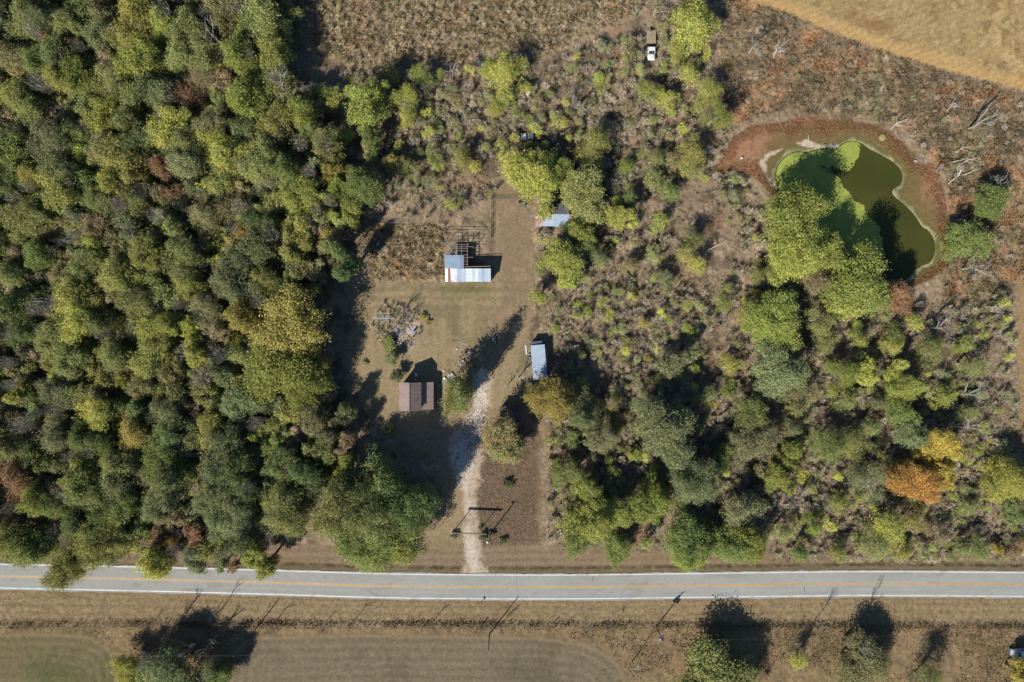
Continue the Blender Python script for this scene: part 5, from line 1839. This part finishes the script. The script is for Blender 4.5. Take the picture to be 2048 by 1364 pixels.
# white rack
t = thing("pipe_rack", 766, 636, "white pipe rack of parallel bars with one long crossbar in weeds", "rack")
for x in (-1.85, 1.5):
    MB().tube((x, -1.3, .75), (x, 1.2, .75), .05, .05, 6).build("end_bar", WHITE, t)
    for y in (-1.3, 1.2):
        MB().tube((x, y, -.1), (x, y, .75), .05, .05, 6).build("leg", WHITE, t)
for k in range(9):
    x = -1.55 + k * .36
    MB().tube((x, -1.25 + RND.uniform(0, .2), .72), (x + RND.uniform(-.06, .06), .1 + RND.uniform(0, .9), .72), .035, .035, 5).build("slat", WHITE, t)
MB().tube((-2.55, .02, .84), (2.75, -.02, .84), .06, .06, 6).build("crossbar", WHITE, t)
MB().tube((-1.85, 1.2, .75), (1.5, 1.2, .75), .035, .035, 5).build("rear_bar", WHITE, t)

# slab with barrel, poles and scrap
slab = MB(); slab.cbox(-1.55, -1.6, -.1, 1.05, 1.05, .12, .05)
single(slab, "concrete_slab", CONC, 825, 659, "small pale concrete slab beside the blue barrel", "slab", -3)
bar_ = MB().lathe([(.27, 0), (.29, .05), (.29, .3), (.31, .33), (.29, .36), (.29, .62), (.31, .65), (.29, .68), (.29, .9), (.2, .93)], 0, 0, 16)
single(bar_, "barrel", BLUE, 828.5, 661.5, "bright blue barrel standing on the concrete slab", "barrel", 0, .123)
for (px, py, rz, L_, lb) in ((819, 656, -52, 1.6, "longer dark pole lying across the concrete slab"), (824, 653, -60, 1.0, "shorter dark pole lying across the slab toward the barrel")):
    single(MB().tube((-L_ / 2, 0, .07), (L_ / 2, 0, .07), .06, .05, 6), "loose_pole", BLACK, px, py, lb, "pole", rz, .12)
scr = [("tarp", NAVY, 796, 665, 1.3, .7, .25, 60, "dark navy tarp heap west of the concrete slab", "tarp"),
       ("tarp", NAVY, 791, 678, .9, .6, .2, 35, "small navy tarp bundle below the larger tarp heap", "tarp"),
       ("metal_box", GREYMET, 795, 661, .9, .4, .35, 75, "grey metal box on the scrap-strewn ground", "box"),
       ("scrap_sheet", GREYSHEET, 806, 662, 1.4, .9, .12, 10, "dull grey sheet of scrap on the pale ground", "scrap"),
       ("scrap_sheet", GREYSHEET, 805, 648, .8, .8, .1, 5, "square grey scrap sheet just above the slab corner", "scrap"),
       ("white_jug", WHITE, 796.5, 685, .35, .3, .35, 20, "white jug on the bare ground below the tarps", "jug"),
       ("white_jug", WHITE, 802.5, 687, .25, .35, .3, 80, "smaller white jug right of the first jug", "jug"),
       ("flat_board", OLDWOOD, 828.5, 690, .45, 1.1, .08, 5, "short pale board lying in dry grass below the slab", "board"),
       ("paving_block", CONC, 887.5, 741.5, .75, .55, .2, 30, "pale stone block at the edge of the house shadow", "block")]
for (nm, mt_, px, py, a, b_, hh, rz, lb, ct) in scr:
    q = MB(); q.cbox(-a / 2, -b_ / 2, 0, a / 2, b_ / 2, hh, min(a, b_, hh * 2) * .22)
    single(q, nm, mt_, px, py, lb, ct, rz, .02, .02)

single(MB().tube((-1.25, 0, .05), (1.25, 0, .05), .055, .055, 8), "drain_pipe", TEAL, 922, 685, "pale teal pipe lying on the open lawn", "pipe", -17, .02)
single(MB().tube((-.5, 0, .04), (.45, 0, .06), .03, .03, 6), "stick", BLACK, 908.5, 680.5, "dark stick at the left end of the teal pipe", "stick", -20, .02)

# white framed utility trailer
t = thing("utility_trailer", 939, 711, "small white-framed open trailer tilted beside the drive", "trailer", 72)
fr = MB()
for y in (-.5, .5): fr.tube((-1.1, y, .6), (1.1, y, .6), .05, .05, 6)
for x in (-1.1, -.35, .4, 1.1): fr.tube((x, -.5, .6), (x, .5, .6), .045, .045, 6)
for x in (-1.1, 1.1):
    for y in (-.5, .5): fr.tube((x, y, .6), (x, y, 1.0), .04, .04, 6)
for y in (-.5, .5): fr.tube((-1.1, y, 1.0), (1.1, y, 1.0), .035, .035, 6)
fr.build("frame", WHITE, t)
MB().box(-1.05, -.45, .5, 1.05, .45, .54).build("floor", DARKWOOD, t)
MB().tube((-1.1, 0, .55), (-1.7, 0, .4), .04, .04, 6).build("drawbar", GREYMET, t)
for s in (-1, 1): wheel(t, .05, s * .62, .3, .16)
ob = MB().cbox(-.35, -.3, 0, .35, .3, .3, .05)
single(ob, "carton", CONC, 939.8, 706.5, "tan carton loaded at the upper end of the white trailer", "box", 72, .545)
single(MB().lathe([(.28, 0), (.36, .5), (.38, .55), (.33, .55), (.28, .1)], 0, 0, 14), "bucket", ORANGE, 932.3, 704, "faded orange tub beside the white trailer", "tub", 0, .02)
single(MB().lathe([(.14, 0), (.17, .3), (.18, .32), (.15, .32)], 0, 0, 10), "bucket", WHITE, 914, 698.5, "small white bucket on the lawn left of the trailer", "bucket", 0, .02)

# riding mower in the tree's shade
t = thing("riding_mower", 989, 680, "grey riding mower parked in the long tree shadow", "mower", 100)
b = MB(); b.cbox(-.95, -.35, .35, -.1, .35, .85, .1); b.build("hood", GREYMET, t)
b = MB(); b.cbox(-.5, -.6, .15, .45, .6, .3, .08); b.build("cutting_deck", GREYSHEET, t)
b = MB(); b.cbox(-.1, -.4, .35, .9, .4, .6, .06); b.build("rear_body", LIME, t)
b = MB(); b.cbox(.25, -.25, .62, .7, .25, .75, .05); b.cbox(.62, -.25, .76, .74, .25, 1.15, .04); b.build("seat", BLACK, t)
sw = MB().tube((.0, 0, .6), (.12, 0, 1.0), .03, .03, 6); sw.build("steering_column", BLACK, t)
MB().lathe([(.15, 0), (.19, .02), (.15, .04)], 0, 0, 14).build("steering_wheel", BLACK, t, loc=(.13, 0, 1.0))
for (x, r_) in ((-.7, .2), (.55, .28)):
    for s in (-1, 1): wheel(t, x, s * .48, r_, .18)
single(MB().lathe([(.15, 0), (.18, .35), (.1, .42), (.05, .5)], 0, 0, 10), "bucket", LIME, 994.6, 669, "pale can on the grass above the riding mower", "can", 0, .02)

# table tops and clutter by the house
t = thing("folding_table", 902.5, 752.5, "white two-leaf folding table on the ground east of the house", "table", 38)
for y in (-.37, .37):
    q = MB(); q.cbox(-.72, y - .35, .40, .72, y + .35, .45, .03); q.build("table_leaf", WHITE, t)
for (x, y) in ((-.6, -.55), (.6, -.55), (-.6, .55), (.6, .55)):
    MB().tube((x, y, 0), (x, y, .399), .025, .025, 6).build("leg", GREYMET, t)
cl = [("crate", WHITE, 889, 757, .6, .5, .4, 35, "white crate in the clutter just below-left of the folding table"), ("crate", mat("green_plastic", c(60, 140, 100), .5), 892.5, 759.5, .45, .4, .3, 20, "green crate between the folding table and house"),
      ("crate", SHEDBLUE, 894.5, 761, .5, .45, .35, 50, "pale blue crate right of the green crate"), ("plank", OLDWOOD, 889, 772, 1.5, .14, .08, 50, "grey plank leaning in the clutter by the rounded tree"),
      ("plank", PALEPAN, 886, 764, 1.2, .2, .06, -35, "pale plank lying between the crates and house wall"), ("plank", OLDWOOD, 884, 768, 1.1, .3, .1, 10, "short wide grey plank nearest the lean-to"),
      ("crate", GREYMET, 878, 772, .9, .7, .3, 20, "grey crate in the lean-to shade"), ("cooler", WHITE, 832.5, 749.5, .55, .85, .5, 5, "white cooler box standing in the house shadow"),
      ("cooler", SHEDBLUE, 831, 760, .5, .4, .4, 15, "small pale blue cooler close to the house's north wall"), ("lawn_chair", WHITE, 926.5, 722, .3, .6, .5, 10, "narrow white box beneath the trailer in leaf shade"),
      ("lawn_chair", WHITE, 921.5, 728.8, .4, .3, .3, 0, "little white box lowest in the shaded clutter"), ("feed_tub", SHEDBLUE, 948, 733, .7, .5, .3, 30, "pale blue feed tub where drive gravel meets the shadow")]
for (nm, mt_, px, py, a, b_, hh, rz, lb) in cl:
    q = MB(); q.cbox(-a / 2, -b_ / 2, 0, a / 2, b_ / 2, hh, min(a, b_, hh * 2) * .15)
    if nm in ("crate", "feed_tub", "cooler"):
        q.cbox(-a / 2 - .03, -b_ / 2 - .03, hh * .78, a / 2 + .03, b_ / 2 + .03, hh * .9, .02)
    single(q, "box" if nm == "lawn_chair" else nm, mt_, px, py, lb, {"lawn_chair": "box", "feed_tub": "tub"}.get(nm, nm), rz, .02)

# beside the blue shed
q = MB(); q.cbox(-.17, -1.25, 0, .17, 1.25, .12, .03)
single(q, "white_board", WHITE, 1052.3, 699.5, "long white board lying left of the pale blue-roofed shed", "board", 7, .05)
for (px, py, r_, lb) in ((1057, 710, .22, "upper of two pale pails left of the blue-roofed shed"), (1057.5, 717, .33, "larger pale pail left of the blue-roofed shed")):
    single(MB().lathe([(r_ * .8, 0), (r_, .5), (r_ * 1.06, .52), (r_ * .85, .5), (r_ * .7, .1)], 0, 0, 12), "pail", LIME, px, py, lb, "pail", 0, .02)
single(MB().tube((0, -.7, .06), (0, .7, .1), .04, .04, 6), "pipe", LIME, 1051, 729, "thin pale pipe below the white board by the blue shed", "pipe", -6, .02)
single(MB().lathe([(.2, 0), (.24, .6), (.2, .65)], 0, 0, 12), "pail", WHITE, 1061.5, 769, "white can peeking from the gold-flecked tree's left edge", "can", 0, .02)

# bathtub, burn barrel and tote on the lane side
t = thing("bathtub", 1093.5, 469.5, "white bathtub lying outdoors below the rusty-ended tin shed", "bathtub", 26)
vs, fs = [], []
prof = [(.8, .36, 0), (.86, .42, .5), (.88, .44, .52), (.76, .33, .52), (.68, .26, .12)]
n = 18
for (a, b_, z) in prof:
    for i in range(n):
        th = 2 * math.pi * i / n
        vs.append((a * math.copysign(abs(math.cos(th)) ** .6, math.cos(th)), b_ * math.copysign(abs(math.sin(th)) ** .6, math.sin(th)), z))
for k in range(len(prof) - 1):
    for i in range(n):
        j = (i + 1) % n
        fs.append((k * n + i, k * n + j, (k + 1) * n + j, (k + 1) * n + i))
fs += [tuple(range(n - 1, -1, -1)), tuple(range(4 * n, 5 * n))]
MB().add(vs, fs).build("tub", WHITE, t)
MB().tube((.62, 0, .5), (.62, 0, .68), .03, .03, 6).build("tap", CHROME, t)
single(MB().lathe([(.45, 0), (.6, .1), (.6, .28), (.42, .3), (.36, .15)], 0, 0, 18), "tractor_tyre", BLACK, 1092, 497.5, "black tyre lying at the lane's right edge", "tyre", 0, .02)
q = MB(); q.cbox(-.4, -.18, 0, .4, .18, .12, .04)
single(q, "rubble", ORANGE, 1088.5, 503, "orange bit of rubble just below the black tyre", "rubble", 30, .02)
q = MB(); q.cbox(-.3, -.2, 0, .3, .2, .35, .05)
single(q, "tote", BLUE, 1121, 494, "small blue tote under the trees right of the tyre", "tote", 10, .02)

# scrap tyres and posts at the corner of the gate
for (px, py, z, lb) in ((1040, 404, .02, "dark tyre stacked by the gate's right end"), (1047, 402, .02, "second dark tyre right of the gate-end stack"), (1049, 413.5, .02, "pale-rimmed tyre below the gate-end tyres"), (1053, 407, .02, "dark tyre nearest the yellow-green tree by the gate")):
    single(MB().lathe([(.3, 0), (.42, .06), (.42, .22), (.3, .26), (.24, .14)], 0, 0, 16), "tyre", BLACK if "pale" not in lb else GREYMET, px, py, lb, "tyre", 0, z, group="tyres by the gate")

# dump site
sc = [("drum", WHITE, 1057, 188, .8, 1.2, .55, -30, "white water-heater tank lying left in the brown clearing", "tank"), ("drum", WHITE, 1086.5, 213, .55, .7, .5, 20, "short white drum alone in the brown clearing", "drum"),
      ("scrap", WHITE, 1081, 239.5, .3, .6, .2, 10, "little white scrap below the white drum", "scrap"), ("scrap", WHITE, 1072, 246, .2, .9, .15, 45, "thin white strip near the little scrap", "scrap"),
      ("scrap", RUST, 1063.5, 293.5, .5, .5, .3, 10, "rusty red canister below the junk pickup", "canister"), ("scrap", WHITE, 1068, 301.5, .4, .6, .4, 0, "white canister below the junk pickup", "canister"),
      ("tote", BLUE, 1339.5, 171, .8, .4, .4, 5, "blue tote among saplings below the flatbed truck", "tote"), ("appliance", SHEDBLUE, 1269.5, 256, .7, .6, .5, 15, "pale blue appliance at the edge of dark shade", "appliance"),
      ("appliance", GREYMET, 1289, 256, .8, .5, .4, 40, "grey appliance right of the pale blue one", "appliance"), ("stump_block", ORANGE, 1324, 239.5, .8, .5, .25, 30, "pale salmon log chunk among the leaning saplings", "log"),
      ("scrap", WHITE, 921, 225, .4, .9, .3, -25, "white scrap left of the dark pair in the leafy clearing", "scrap"), ("scrap", NAVY, 934.5, 228, .5, .7, .35, -20, "dark blue scrap in the leafy clearing", "scrap"),
      ("scrap", WHITE, 927, 241.5, .3, .6, .2, 0, "lowest white scrap in the leafy clearing", "scrap"), ("scrap", GREYMET, 862, 222, .9, .5, .3, 50, "grey crescent of scrap at the clearing's left side", "scrap"),
      ("bucket_white", WHITE, 1482.5, 317, .5, .55, .45, 0, "white bucket on the red bank left of the pond", "bucket"), ("scrap", GREYMET, 1289, 290, .5, .5, .35, 0, "pale dot of scrap deep in the dark shade", "scrap"),
      ("scrap", LIME, 1188.5, 187, .5, .4, .3, 0, "pale tin beside the leafless grey thicket", "scrap"), ("rock", CONC, 1474, 192, .9, .6, .3, 25, "pale rock between the thicket and pond scrub", "rock"),
      ("rock", CONC, 1368, 616, .3, .3, .2, 0, "pale rock in the east thicket clearing", "rock"), ("rock", WHITE, 1046.5, 615.5, .35, .4, .3, 0, "white lump at the tip of the long lawn shadow", "rock"),
      ("rock", CONC, 1830, 322, .7, .4, .25, 0, "pale rock on the pond's red eastern bank", "rock")]
for (nm, mt_, px, py, a, b_, hh, rz, lb, ct) in sc:
    if nm in ("drum", "bucket_white"):
        if b_ > 1:
            q = MB().tube((0, -b_ / 2, a / 2), (0, b_ / 2, a / 2), a / 2, a / 2, 14)
            q.tube((0, -b_ / 2 - .05, a / 2), (0, -b_ / 2, a / 2), a * .35, a * .46, 14)
        else:
            q = MB().lathe([(a * .45, 0), (a * .5, hh * .5), (a * .47, hh), (a * .3, hh * 1.05)], 0, 0, 14)
    else:
        q = MB(); q.cbox(-a / 2, -b_ / 2, 0, a / 2, b_ / 2, hh, min(a, b_, 2 * hh) * .24)
    single(q, {"bucket_white": "bucket", "drum": ct, "stump_block": "log"}.get(nm, nm), mt_, px, py, lb, ct, rz, .1)

# straw heap ring, stump and logs by the pond
single(MB().lathe([(.9, 0), (.85, .35), (.7, .5), (.3, .55)], 0, 0, 14), "tree_stump", mat("mossy_stump", c(166, 152, 96), .9, 0, .3, 3), 1764.5, 275, "broad pale stump at the foot of the leaning dead tree", "stump", 0, -.1)
for (px, py, L_, rz, lb) in ((1617, 276, 1.6, 100, "short bleached log standing out of the pond's pale north bank"), (1872, 474, 1.3, 40, "bleached stick on the pond's east shore"), (1660, 341, 0, 0, "")):
    if L_:
        lg = MB(); limb(lg, (-L_ / 2, 0, .1), (L_ / 2, 0, .25), .09, .05, 6, .06, 3)
        single(lg, "dead_log", PALEBARK, px, py, lb, "log", rz, .0)
lg = MB(); limb(lg, (-1.2, .4, .05), (3.4, -2.6, .25), .16, .06, 6, .06, 5); limb(lg, (1.2, -1.0, .1), (2.6, -.2, .3), .07, .03, 5, .06, 3)
single(lg, "dead_log", DARKWOOD, 1652, 334, "dark fallen branch lying across the duckweed", "log", 0, -.25)
for (px, py, L_, rz, lb) in ((1270, 410, 4.5, 20, "long bare log in the east thicket below the bright yellow tree"), (1560, 96, 5.5, 42, "long bleached fallen trunk in the scrub at top right"), (1915, 322, 4.0, 15, "bleached log right of the pond, upper of two"), (1938, 345, 4.5, 20, "bleached log right of the pond, lower of two"), (1270, 470, 3.5, 22, "pale fallen pole in the middle of the east thicket"), (1432, 492, 5, 25, "thin fallen pole amid grey saplings west of the pond")):
    lg = MB(); limb(lg, (-L_ / 2, 0, .3), (L_ / 2, 0, .9), .14, .05, 6, .03, 4); limb(lg, (L_ * .1, 0, .6), (L_ * .4, L_ * .16, 1.2), .06, .02, 5, .05, 3)
    single(lg, "dead_log", PALEBARK, px, py, lb, "log", rz, .05)

# shrubs of the yard and gate
def bush(px, py, r, code, label, H=None):
    root = add_tree(px, py, r, code, False, H or 1.6, "shrub", "shrub", "garden shrubs", 1.0, compact=r <= 12)
    root["label"] = label
bush(909, 1073, 9, 'C', "dark shrub at the left post of the entrance arch", 1.7)
bush(967, 1074, 10, 'C', "dark shrub at the right post of the entrance arch", 1.9)
bush(984, 1071, 8, 't', "brownish shrub at the foot of the lamp pole", 1.6)
bush(1007.5, 1083, 9, 'C', "round green shrub alone right of the lamp pole", 1.6)
bush(962.5, 1055, 5, 'C', "tiny shrub above the right arch post", 1.0)
bush(1013, 967, 10, 'C', "green half of the twin shrub on the brown lawn", 1.8)
bush(1020, 971, 10, 't', "russet half of the twin shrub on the brown lawn", 1.6)
bush(785, 718, 17, 'B', "sage shrub north-west of the brown-roofed house", 4.0)
bush(793, 752, 16, 'B', "sage shrub touching the brown-roofed house's west side", 4.0)
bush(772, 856, 15, 'G', "green shrub in shade south-west of the brown-roofed house", 3.0)
bush(770, 690, 20, 'O', "olive weedy shrub left of the scrap heap", 2.0)
bush(846, 633, 10, 'l', "ring of straw-coloured tall grass on the lawn", 1.2)
bush(856, 645, 8, 'l', "smaller straw-coloured grass clump below the ring", 0.9)
bush(730, 727, 8, 'O', "low olive clump on the west lawn", 0.9)
bush(948, 727, 11, 't', "brown weedy clump below the white trailer", 1.2)
bush(975, 545, 10, 'T', "tan weeds at the barn's east corner", 1.6)
bush(1032, 815, 16, 'G', "green shrub covering the old hut's north edge", 3.0)
